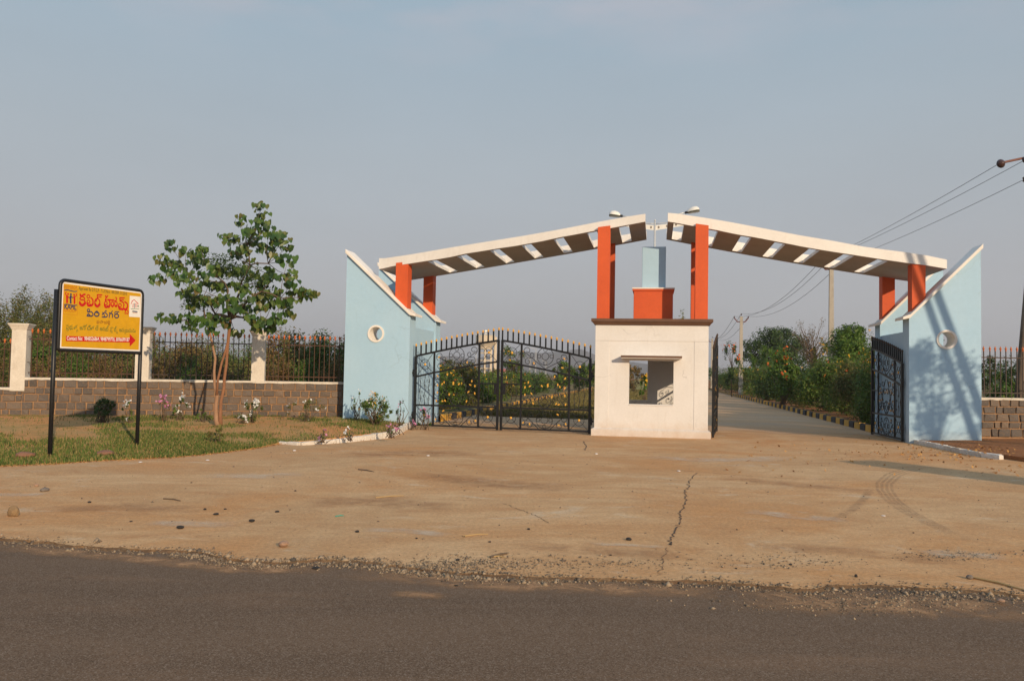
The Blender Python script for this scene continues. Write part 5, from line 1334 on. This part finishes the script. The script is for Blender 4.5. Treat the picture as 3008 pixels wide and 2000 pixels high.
line2 = [(ell(852, 872, 38, 42), 28), ([(825, 930), (905, 922)], 30), ([(930, 915), (980, 960), (990, 1030), (950, 1055)], 34), ([(806, 1045), (838, 990), (880, 1005), (872, 1050)], 34), ([(806, 1048), (950, 1056)], 40),
         ([(1070, 925), (1110, 900), (1152, 930), (1118, 962)], 26), (ell(1110, 995, 72, 66), 38),
         ([(1290, 940), (1340, 958), (1390, 885), (1420, 902)], 26), ([(1282, 1012), (1330, 972), (1352, 1060)], 32), ([(1380, 950), (1438, 1000), (1430, 1075), (1365, 1088)], 34), ([(1282, 1082), (1370, 1088)], 34),
         ([(1502, 950), (1552, 962), (1605, 892)], 26), ([(1502, 1098), (1512, 1010), (1560, 972), (1612, 1010), (1602, 1098)], 34),
         ([(1680, 985), (1692, 922), (1812, 928)], 28), ([(1690, 1002), (1765, 962)], 26), (ell(1736, 1052, 64, 60), 36)]
ribbon_mesh(strokes(line2), 'lettering', 'signblue', C1, .0045)
# logo box on the left
ribbon_mesh([([(75, 182), (510, 232), (494, 1020), (50, 985), (75, 182)], 9*mpp)], 'logo_border', 'signorange', C1, .0045)
ribbon_mesh(strokes([([(100, 240), (200, 238), (300, 262), (400, 282), (480, 276)], 26), ([(92, 690), (200, 690), (300, 710), (400, 718), (478, 712)], 26),
                     ([(298, 372)], 58), ([(285, 420), (262, 470), (232, 470)], 26), ([(300, 420), (335, 465), (358, 478)], 26), ([(290, 440), (288, 540), (292, 640)], 52)]), 'logo_figure', 'signblue', C1, .0045)
ribbon_mesh(strokes([([(208, 360)], 55), ([(155, 300), (128, 330), (132, 375), (175, 410)], 26), ([(175, 430), (178, 540), (176, 620)], 60), ([(195, 420), (225, 470)], 24)]), 'logo_figure', 'signred', C1, .0045)
ribbon_mesh(strokes([([(398, 385)], 55), ([(455, 345), (475, 385), (460, 425), (425, 440)], 26), ([(405, 450), (412, 560), (408, 650)], 55), ([(390, 450), (362, 478)], 24)]), 'logo_figure', 'signred', C1, .0045)
# arrow
def poly(pts, conv, name, mat, off):
    m = MB(); m.add([(conv(*p)[0], -off, conv(*p)[1]) for p in pts], [tuple(range(len(pts)))])
    me = bpy.data.meshes.new(name); me.from_pydata(m.v, [], m.f); me.materials.append(M[mat]); me.update(); return place(name, me, None, sign)
poly([(140, 608), (2148, 668), (2148, 540), (2338, 745), (2148, 945), (2148, 815), (140, 770)], C2, 'arrow', 'signred', .0045)
poly([(2152, 415), (2486, 445), (2474, 1095), (2130, 1075)], C1, 'logo_card', 'signwhite', .0045)
ribbon_mesh([(p, w*mpp) for p, w in (([(2190, 670), (2235, 575), (2290, 540), (2350, 600), (2420, 670)], 18), ([(2205, 640), (2218, 575), (2240, 580)], 12), ([(2255, 660), (2250, 780)], 18), ([(2335, 660), (2340, 780)], 18), ([(2375, 650), (2378, 770)], 14))], 'logo_house', 'signred', C1, .0055)
ribbon_mesh([(p, w*mpp) for p, w in (([(2297, 660), (2294, 800)], 18), ([(2240, 905), (2380, 918)], 30))], 'logo_house', 'signblue', C1, .0055)
ribbon_mesh([(smooth_pts(p), w*mpp) for p, w in (([(2185, 822), (2260, 832), (2340, 822), (2430, 835)], 12), ([(2400, 760), (2415, 715), (2430, 770)], 14))], 'logo_house', 'signgreen', C1, .0055)
ribbon_mesh([([(2245, 950), (2385, 962)], 12*mpp)], 'logo_house', 'signorange', C1, .0055)
# latin and small lines set in type, fitted between two picture points on their base line
deps = None
def type_line(txt, conv, a, c, hpx, mat, off=.0055, bold=0.0, name='lettering'):
    cu = bpy.data.curves.new('lettering', 'FONT'); cu.body = txt; cu.size = 1; cu.offset = bold; cu.resolution_u = 3
    o = bpy.data.objects.new('tmp', cu); col.objects.link(o)
    me = bpy.data.meshes.new_from_object(o.evaluated_get(bpy.context.evaluated_depsgraph_get()))
    bpy.data.objects.remove(o)
    co = np.zeros(len(me.vertices)*3); me.vertices.foreach_get('co', co); co = co.reshape(-1, 3)
    xa, xb = co[:, 0].min(), co[:, 0].max()
    A_, B_ = Vector(conv(*a)), Vector(conv(*c))
    t = (co[:, 0]-xa)/(xb-xa); sz = hpx*mpp*1.05
    out = np.stack([A_.x+(B_.x-A_.x)*t, np.full(len(co), -off), A_.y+(B_.y-A_.y)*t+co[:, 1]*sz], 1)
    me.vertices.foreach_set('co', out.ravel().astype(np.float32)); me.materials.clear(); me.materials.append(M[mat]); me.name = name; me.update()
    return place(name, me, None, sign)
type_line('MEMBER', C1, (66, 172), (500, 205), 92, 'signorange')
type_line("Approved By D.T.C.P - T.L.P.No's: 180/2009, 01/2010", C1, (540, 222), (2060, 398), 105, 'signink', bold=.006)
type_line('KAPIL', C1, (88, 822), (470, 855), 140, 'signblue', bold=.03)
type_line('GROUP', C1, (78, 912), (470, 942), 105, 'signorange', bold=.0)
type_line('Contact No:  9848526864, 9848799776, 8096699187', C2, (165, 735), (2140, 780), 125, 'signwhite', bold=.018)
# small line under the blue words and the green line: glyphs set one cluster at a time, joined letters as lowered small ones
def cluster_line(parts, conv, mat):
    for (txt, a, c, h) in parts: type_line(txt, conv, a, c, h, mat)
cluster_line([('భూ', (1105, 212), (1225, 218), 110), ('పా', (1225, 218), (1330, 222), 110), ('ల', (1335, 222), (1395, 226), 110), ('ప', (1395, 226), (1455, 228), 110), ('ల్లి', (1455, 232), (1530, 236), 105), ('ల', (1470, 268), (1525, 270), 60)], C2, 'signbrown')
cluster_line([('ప', (145, 390), (235, 395), 150), ('ు', (145, 440), (225, 445), 90), ('భు', (245, 398), (370, 405), 150), ('త', (395, 405), (500, 412), 150), ('వ', (460, 480), (520, 482), 80),
              ('ఆ', (570, 412), (645, 415), 145), ('మో', (650, 415), (800, 418), 150), ('ది', (805, 418), (920, 422), 145), ('త', (925, 424), (1030, 428), 140), ('లే', (1065, 430), (1160, 436), 150),
              ('అ', (1205, 440), (1290, 446), 140), ('వు', (1295, 450), (1390, 456), 140), ('ట్', (1395, 456), (1490, 460), 150), ('ప', (1525, 462), (1590, 465), 140), ('ా', (1560, 420), (1640, 425), 130), ('ల', (1550, 506), (1610, 508), 80), ('ట్', (1650, 468), (1740, 474), 150), ('స', (1720, 530), (1780, 534), 80),
              ('అ', (1815, 475), (1890, 480), 140), ('మ', (1895, 482), (1990, 488), 135), ('మ', (1985, 545), (2030, 547), 70), ('బ', (2010, 488), (2095, 490), 135), ('డు', (2105, 490), (2215, 494), 135), ('ను', (2225, 494), (2335, 500), 130)], C2, 'signgreen')

# ------------------------------------------------------------------ grass
rng = np.random.default_rng(9)
def blades(P, h, rng, lean=.5):
    n = len(P); a = rng.uniform(0, 2*PI, n); H = h*rng.uniform(.45, 1.4, n); w = .006+.004*rng.random(n)
    d = np.stack([np.cos(a), np.sin(a), np.zeros(n)], 1); s = np.stack([-np.sin(a), np.cos(a), np.zeros(n)], 1)
    tip = P+d*(H*lean*rng.random(n))[:, None]+np.array([0, 0, 1])*H[:, None]
    mid = P+d*(H*.15)[:, None]+np.array([0, 0, .55])*H[:, None]
    return np.stack([P-s*w[:, None], P+s*w[:, None], mid+s*w[:, None]*.7, tip, mid-s*w[:, None]*.7], 1).reshape(-1, 3)
def vnoise(x, y, f, seed):
    r = np.random.default_rng(seed); ph = r.uniform(0, 6.28, 12); k = r.normal(0, f, (12, 2))
    return sum(np.sin(x*k[i, 0]+y*k[i, 1]+ph[i]) for i in range(12))/12**.5
n = 190000
ti = rng.random(n)*(NL-1); tr = rng.random(n)**1.25*(ROWS-1)*.93
i0, r0 = ti.astype(int), tr.astype(int); fi, fr_ = (ti-i0)[:, None], (tr-r0)[:, None]
P = (LVn[i0, r0]*(1-fi)*(1-fr_)+LVn[np.minimum(i0+1, NL-1), r0]*fi*(1-fr_)+LVn[i0, r0+1]*(1-fi)*fr_+LVn[np.minimum(i0+1, NL-1), r0+1]*fi*fr_)
tt = tr/ROWS; frac = ti/NL
dn = .40+.62*vnoise(P[:, 0], P[:, 1], 1.5, 1)+.25*vnoise(P[:, 0], P[:, 1], 5, 2)-.22*np.clip((tt-.25)/.3, 0, 1)+.6*np.clip(1-tt/.16, 0, 1)*(frac < .62)
edge_n = .5*vnoise(P[:, 0], P[:, 1], 2.4, 6)
bare = np.clip(1.35-(((P[:, 0]+5.2)/2.7)**2+((P[:, 1]-19.4)/1.9)**2)+edge_n, 0, 1)
bare2 = np.clip((frac-.62)/.06, 0, 1)*np.clip(1.1-tt/.7+edge_n*.3, 0, 1)
dn = dn*(1-.93*np.maximum(bare, bare2))
keep = rng.random(n) < np.clip(dn, .015, 1); P = P[keep]
keep = P[:, 0] > -13.5
g1 = np_mesh('lawn_grass', blades(P[keep], .050, rng), 5, M['grass'])
o = place('lawn_grass', g1); tag(o, 'patchy green and dry grass growing on the left lawn', 'grass', kind='stuff')
nm = 60000; u = rng.uniform(-6.2, .9, nm); w = 7.6+rng.random(nm)**1.6*55
P = np.stack([OX+u*_c+w*_s, OY-u*_s+w*_c, np.full(nm, .02)], 1)
o = place('median_grass', np_mesh('median_grass', blades(P, .16, rng, .7), 5, M['drygrass'])); tag(o, 'pale dry grass on the lawn beyond the closed gate', 'grass', kind='stuff')

# ------------------------------------------------------------------ loose things on the ground
def lump(seed, sub=2, sq=.7, rough=.22):
    r = random.Random(seed); bm = bmesh.new(); bmesh.ops.create_icosphere(bm, subdivisions=sub, radius=1)
    ph = [r.uniform(0, 6) for _ in range(6)]
    for v in bm.verts:
        c = v.co; k = 1+rough*(math.sin(c.x*2.3+ph[0])+math.sin(c.y*2.9+ph[1])+math.sin(c.z*2.6+ph[2]))*.5+r.gauss(0, .05); v.co = Vector((c.x*k, c.y*k, c.z*k*sq))
    me = bpy.data.meshes.new('lump'); bm.to_mesh(me); bm.free(); return me
def rock(px, py, wpx, m, label, seed, hk=.75, name='rock', group=None, cat='stone', z=0.0):
    p = on_ground(px, py, z); s = wpx/F_PX*p.y/2*(.85 if m == 'tar' else 1); me = lump(seed, 2, hk); me.materials.append(M[m]); me.name = name
    o = place(name, me, None, None, (p.x, p.y, z+s*hk*.75), (0, 0, seed), (s, s, s)); tag(o, label, cat, group)
rock(38, 1515, 36, 'rock', 'ochre angular rock on the forecourt at the left edge', 1, .9)
rock(834, 1606, 30, 'rockpink', 'pinkish rock near the road edge below the tree', 2, .7)
rock(130, 1442, 24, 'rockgrey', 'flat grey stone on the forecourt left of the sign posts', 3, .5)
rock(107, 1428, 12, 'rockpink', 'small pale stone beside the flat grey stone', 4, .8)
rock(2850, 1700, 20, 'rockgrey', 'grey stone with a straw behind it at the right road edge', 5, .7)
rock(2940, 1766, 22, 'rockpink', 'pinkish stone on the asphalt at the right', 6, .5)
rock(2515, 1694, 12, 'tar', 'dark pointed stone near the right part of the road edge', 7, .9)
def lrock(px, py, wpx, m, label, seed, hk):
    p = on_lawn(px, py); rock(px, py, wpx, m, label, seed, hk, z=p.z-.01)
lrock(75, 1345, 46, 'rockred', 'low reddish rock in the grass near the left sign post', 8, .45)
lrock(305, 1338, 46, 'rockred', 'low reddish rock in the grass between the sign posts', 9, .4)
lrock(207, 1350, 10, 'rockred', 'small round reddish stone at the lawn edge', 10, .9)
TL_ = 'small black tar lump lying on the brown forecourt'
for i, (px, py, wp) in enumerate(((262, 1476, 13), (814, 1504, 14), (531, 1552, 24), (740, 1532, 22), (635, 1512, 18), (602, 1497, 12), (385, 1532, 9), (562, 1418, 7), (868, 1442, 8), (1049, 1563, 15), (1224, 1582, 9), (1362, 1576, 9), (1438, 1592, 10), (1345, 1646, 16), (1552, 1555, 12), (1846, 1586, 22), (1793, 1631, 9), (1970, 1600, 10), (662, 1496, 10), (2298, 1559, 6), (2683, 1565, 7), (2162, 1670, 8), (2322, 1659, 12), (1364, 1441, 5), (505, 1532, 6))):
    rock(px, py, wp, 'tar', TL_, 20+i, .5, 'tar_lump', 'tar lumps on the forecourt', 'lump')
for i, (px, py, wp) in enumerate(((1298, 1707, 8), (1340, 1720, 12), (1022, 1745, 6), (928, 1669, 26), (795, 1659, 10))):
    rock(px, py, wp, 'tar', 'small black tar lump lying on the grey asphalt', 50+i, .35, 'tar_lump', 'tar lumps on the asphalt', 'lump', -.017)
for i, (px, py) in enumerate(((412, 1358), (865, 1324), (1993, 1384), (1752, 1334), (2595, 1515), (1257, 1339), (610, 1352))):
    rock(px, py, 10, 'paper', 'small white scrap lying on the forecourt', 60+i, .3, 'paper_scrap', 'white scraps', 'scrap')
def stick(a, c, r, m, label, z=0.008):
    A_, B_ = on_ground(*a, z), on_ground(*c, z); mb = MB(); mid = A_.lerp(B_, .5)+Vector((.01, .02, .004))
    root = empty('stick', A_, 0, label, 'stick'); mb.tube([(0, 0, 0), mid-A_, B_-A_], [r, r, r*.6], 5); mb.build('stem', M[m], root)
stick((1103, 1461), (1186, 1455), .007, 'straw', 'thin straw stalk on the middle of the forecourt')
stick((1360, 1574), (1434, 1568), .006, 'straw', 'pale straw near the road edge left of centre')
stick((1440, 1636), (1490, 1624), .012, 'twig', 'short dark twig by the gravelly road edge')
stick((1440, 1634), (1486, 1637), .006, 'straw', 'pale straw beside the short dark twig')
stick((2855, 1695), (3010, 1732), .010, 'straw', 'long pale stalk at the right road edge')
stick((1052, 1378), (1098, 1385), .009, 'twig', 'short brown twig below the white kerb')
stick((480, 1464), (530, 1470), .008, 'twig', 'thin dark twig on the left part of the forecourt')
stick((985, 1516), (1010, 1514), .006, 'teal', 'scrap of teal string on the forecourt')
# crack and joint in the slab
def strip(pts, w0, m, name, z=.004, seed=1, sub=10, jit=.012):
    r = random.Random(seed); P = [on_ground(x, y) for x, y in pts]; Q = []
    for a, c in zip(P, P[1:]):
        for i in range(sub): Q.append(a.lerp(c, i/sub)+Vector((r.gauss(0, jit), r.gauss(0, jit), 0)))
    Q.append(P[-1]); vs = []
    for i, q in enumerate(Q):
        t = (Q[min(i+1, len(Q)-1)]-Q[max(i-1, 0)]).normalized(); nn = Vector((-t.y, t.x, 0)); w = w0*r.uniform(.35, 1.2)
        vs += [(q.x+nn.x*w, q.y+nn.y*w, z), (q.x-nn.x*w, q.y-nn.y*w, z)]
    b = MB(); b.add(vs, [(2*i, 2*i+1, 2*i+3, 2*i+2) for i in range(len(Q)-1)]); return b.build(name, M[m], forecourt)
strip([(2046, 1388), (2028, 1410), (2022, 1432), (2012, 1448), (2016, 1466), (2008, 1488), (1994, 1508), (2000, 1526), (1990, 1548), (1978, 1570), (1968, 1590), (1972, 1600)], .0075, 'crack', 'crack', seed=2)
strip([(1960, 1610), (1948, 1640), (1944, 1672), (1930, 1690)], .0035, 'crack', 'crack', seed=3)
strip([(1840, 1376), (1950, 1380), (2046, 1384), (2160, 1396), (2290, 1404), (2480, 1410)], .006, 'crack', 'joint', seed=4, jit=.006)
strip([(1480, 1478), (1520, 1495), (1570, 1512), (1612, 1536)], .004, 'crack', 'crack', seed=5)
strip([(1714, 1296), (1722, 1310), (1718, 1322)], .012, 'crack', 'crack', seed=6)
def film(name, c, strength, sc_=5, lo=.35, hi=.7):
    m, nt, bs = new_mat(name); v = coords(nt); bs.inputs['Base Color'].default_value = (*c, 1); bs.inputs['Roughness'].default_value = .95
    at_ = nd(nt, 'ShaderNodeAttribute', attribute_name='fade')
    f = math2(nt, 'MULTIPLY', mrange(nt, noise(nt, v, sc_, 8, .75, .5), lo, hi, 0, strength), at_.outputs['Fac'])
    tr = nd(nt, 'ShaderNodeBsdfTransparent'); mx = nd(nt, 'ShaderNodeMixShader')
    nt.links.new(f, mx.inputs[0]); nt.links.new(tr.outputs[0], mx.inputs[1]); nt.links.new(bs.outputs[0], mx.inputs[2])
    nt.links.new(mx.outputs[0], nt.nodes['Material Output'].inputs['Surface']); return m
M['rubberfilm'] = film('rubber_film', (.20, .135, .09), .38); M['cementfilm'] = film('cement_film', (.70, .56, .40), .62, 3, .34, .62)
M['soilfilm'] = film('soil_film', (.42, .23, .11), .95, 4, .36, .62); M['dirtfilm'] = film('dirt_film', (.40, .21, .095), .5, 3, .36, .66)
def soft(pts, wd, mk, name, z, parent, seed=1):
    P = [on_ground(x, y) for x, y in pts]; Q = []
    for a, c in zip(P, P[1:]):
        for i in range(8): Q.append(a.lerp(c, i/8))
    Q.append(P[-1]); vs, fd = [], []; n = len(Q); r = random.Random(seed)
    for i, q in enumerate(Q):
        t = (Q[min(i+1, n-1)]-Q[max(i-1, 0)]).normalized(); nn = Vector((-t.y, t.x, 0)); e = min(1, 5*min(i, n-1-i)/n)
        for k, f in ((-1, 0), (-.4, 1), (.4, 1), (1, 0)):
            w = wd*k*(1+r.gauss(0, .1)); vs.append((q.x+nn.x*w, q.y+nn.y*w, z)); fd.append(f*e)
    b = MB(); b.add(vs, [(4*i+k, 4*i+k+1, 4*i+5+k, 4*i+4+k) for i in range(n-1) for k in range(3)])
    me = bpy.data.meshes.new(name); me.from_pydata(b.v, [], b.f); at_ = me.attributes.new('fade', 'FLOAT', 'POINT'); at_.data.foreach_set('value', fd)
    me.materials.append(M[mk]); me.update(); return place(name, me, None, parent)
for k, off in enumerate((-.10, -.035, .03, .095)):
    pts = [(2760, 1368), (2680, 1376), (2625, 1395), (2598, 1420), (2600, 1440), (2622, 1470), (2670, 1505), (2760, 1550), (2880, 1600)]
    soft([(x+off*220, y+off*22) for x, y in pts], .03, 'rubberfilm', 'tyre_mark', .0030+.0003*k, forecourt, k)
soft([(2560, 1430), (2540, 1465), (2500, 1500), (2430, 1535)], .07, 'rubberfilm', 'tyre_mark', .0044, forecourt, 5)
for k, (pts, wd, mk) in enumerate(((((1060, 1556), (1180, 1558), (1330, 1575)), .14, 'cementfilm'), (((-40, 1452), (60, 1454), (140, 1452)), .16, 'cementfilm'), (((430, 1535), (560, 1540), (700, 1542)), .18, 'cementfilm'),
        (((1900, 1340), (2050, 1352), (2200, 1350), (2330, 1342)), .45, 'cementfilm'), (((2190, 1500), (2330, 1518), (2500, 1530)), .22, 'cementfilm'), (((2700, 1625), (2830, 1628), (2960, 1640)), .2, 'cementfilm'), (((600, 1395), (760, 1400), (900, 1392)), .35, 'cementfilm'),
        (((1730, 1598), (1850, 1602), (1960, 1610)), .08, 'cementfilm'), (((1000, 1340), (1200, 1330), (1420, 1335)), .6, 'dirtfilm'), (((1200, 1390), (1450, 1420), (1700, 1440)), .5, 'dirtfilm'), (((1500, 1600), (1750, 1620), (2050, 1640)), .22, 'dirtfilm'),
        (((900, 1480), (1100, 1470), (1350, 1500)), .4, 'dirtfilm'), (((2100, 1400), (2300, 1420), (2600, 1450)), .35, 'dirtfilm'), (((100, 1500), (350, 1490), (620, 1500)), .3, 'dirtfilm'), (((2200, 1600), (2500, 1620), (2850, 1660)), .25, 'dirtfilm'))):
    soft(pts, wd, mk, 'stain', .0050+.0003*k, forecourt, 20+k)
road_ob = bpy.data.objects['road']
for k, (pts, wd) in enumerate((([(-100, 1592), (300, 1625), (700, 1665), (1000, 1668)], .16), ([(1000, 1672), (1400, 1706), (1900, 1724), (2200, 1738)], .22), ([(2100, 1745), (2450, 1760), (2750, 1770), (3100, 1790)], .36), ([(1140, 1735), (1230, 1740), (1330, 1748)], .1))):
    P0 = soft(pts, wd, 'soilfilm', 'dust_drift', -.0165+.0004*k, road_ob, 50+k)
# gravel along the broken road edge
pe = np.array(fe); ng = 6800
j = rng.integers(0, len(pe), ng); w_ = (rng.random(len(pe)) < 2)
dens_e = .5+.9*np.maximum(0, vnoise(pe[:, 0], pe[:, 1], 2.0, 4))+1.6*((pe[:, 0] > -2.9) & (pe[:, 0] < -.2))
j = rng.choice(len(pe), ng, p=dens_e/dens_e.sum())
G = pe[j]+np.stack([rng.normal(0, .03, ng), rng.normal(-.03, .075, ng), np.zeros(ng)], 1)
def pebbles(G, smin, smax, rng):
    ng = len(G); s = rng.uniform(smin, smax, ng)*(.5+rng.random(ng)**3)
    base = np.array([[1, 0, 0], [0, 1, 0], [-1, 0, 0], [0, -1, 0], [0, 0, .8], [0, 0, -.5]]); tri = [(0, 1, 4), (1, 2, 4), (2, 3, 4), (3, 0, 4), (1, 0, 5), (2, 1, 5), (3, 2, 5), (0, 3, 5)]
    V = base[None]*(rng.uniform(.6, 1.3, (ng, 6, 1)))*s[:, None, None]
    a = rng.uniform(0, 6.28, ng); ca, sa = np.cos(a)[:, None], np.sin(a)[:, None]
    V = np.stack([V[..., 0]*ca-V[..., 1]*sa, V[..., 0]*sa+V[..., 1]*ca, V[..., 2]], -1)+G[:, None, :]
    me = bpy.data.meshes.new('gravel'); nv = V.reshape(-1, 3); F = np.array([[i*6+k for k in t] for i in range(ng) for t in tri], np.int32)
    me.vertices.add(len(nv)); me.vertices.foreach_set('co', nv.astype(np.float32).ravel()); me.loops.add(len(F)*3); me.loops.foreach_set('vertex_index', F.ravel())
    me.polygons.add(len(F)); me.polygons.foreach_set('loop_start', np.arange(0, len(F)*3, 3, dtype=np.int32)); me.polygons.foreach_set('loop_total', np.full(len(F), 3, np.int32))
    me.materials.append(M['gravel']); me.update(calc_edges=True); return me
yy = G[:, 1]; near_e = np.interp(G[:, 0], pe[:, 0], pe[:, 1]); G[:, 2] = np.where(yy > near_e, .002, -.016)
G2 = np.stack([rng.uniform(-7, 9, 1700), rng.uniform(5.0, 19, 1700), np.zeros(1700)], 1)
ee = np.interp(G2[:, 0], pe[:, 0], pe[:, 1]); G2[:, 2] = np.where(G2[:, 1] > ee, .002, -.016)
keep = (G2[:, 1] > ee-.5) & ((G2[:, 0] > -5) | (G2[:, 1] < 12))
# an extra spill of grit around the middle of the edge and at the right
sp = []
for (x, y, sx, sy, k) in ((1450, 1655, 150, 14, 900), (1330, 1660, 90, 8, 500), (2300, 1650, 130, 14, 260), (2750, 1745, 200, 12, 900), (2550, 1770, 200, 14, 500), (2830, 1632, 90, 8, 300), (1830, 1655, 120, 8, 250)):
    for _ in range(k):
        px, py = rng.normal(x, sx), rng.normal(y, sy)
        if py > 1560: q = on_ground(px, py); e = np.interp(q.x, pe[:, 0], pe[:, 1]); sp.append((q.x, q.y, .002 if q.y > e else -.016))
allg = np.concatenate([G, G2[keep], np.array(sp)])
o = place('gravel', pebbles(allg, .004, .015, rng)); tag(o, 'loose gravel along the broken edge between forecourt and asphalt', 'gravel', kind='stuff')
big = G[rng.choice(ng, 700)]
o = place('gravel', pebbles(big, .012, .028, rng)); tag(o, 'coarser gravel chips along the asphalt edge', 'gravel', kind='stuff')
# fallen leaves by the right kerb, straw and debris along the lawn edge
q = []
for (x, y, sx, sy, k) in ((2760, 1330, 110, 16, 130), (2560, 1330, 160, 26, 60), (2900, 1330, 70, 12, 110), (2960, 1375, 60, 14, 30), (2400, 1360, 160, 30, 26)):
    for _ in range(k):
        px, py = rng.normal(x, sx), rng.normal(y, sy); py = max(py, 1285); P_ = on_ground(px, py, .01)
        q.append((P_.x, P_.y, .012 if py > 1305+(px-2684)*.19 else .105))
q = np.array(q); o = place('fallen_leaves', np_mesh('fallen_leaves', leaf_quads(q, np.tile([0, -.2, 1.], (len(q), 1)), .075, rng, .6, 0), 4, M['litter'])); tag(o, 'dry yellow leaves scattered around the right white kerb', 'leaves', kind='stuff')
q = np.array([(d_[0].x+rng.normal(0, .06), d_[0].y+rng.normal(-.02, .07), .012) for d_ in dens[:int(NL*.72)] for _ in range(9)])
o = place('lawn_edge_litter', np_mesh('lawn_edge_litter', leaf_quads(q, np.tile([0, -.2, 1.], (len(q), 1)), .05, rng, .4, 0), 4, M['litter'])); tag(o, 'dry straw and leaf litter along the front edge of the lawn', 'litter', kind='stuff')

# ------------------------------------------------------------------ dusty air
hm = bpy.data.materials.new('dusty_air'); hm.use_nodes = True; ht = hm.node_tree; ht.nodes.clear()
ho = ht.nodes.new('ShaderNodeOutputMaterial'); hv_ = ht.nodes.new('ShaderNodeVolumePrincipled')
hv_.inputs['Color'].default_value = (.86, .84, .86, 1); hv_.inputs['Density'].default_value = .0004; hv_.inputs['Anisotropy'].default_value = .2
ht.links.new(hv_.outputs[0], ho.inputs['Volume'])
b = MB(); b.box(-2700, 2700, -80, 4100, -2.2, 75); tag(b.build('haze', hm), 'thin dusty haze over the whole place', 'haze', kind='stuff')
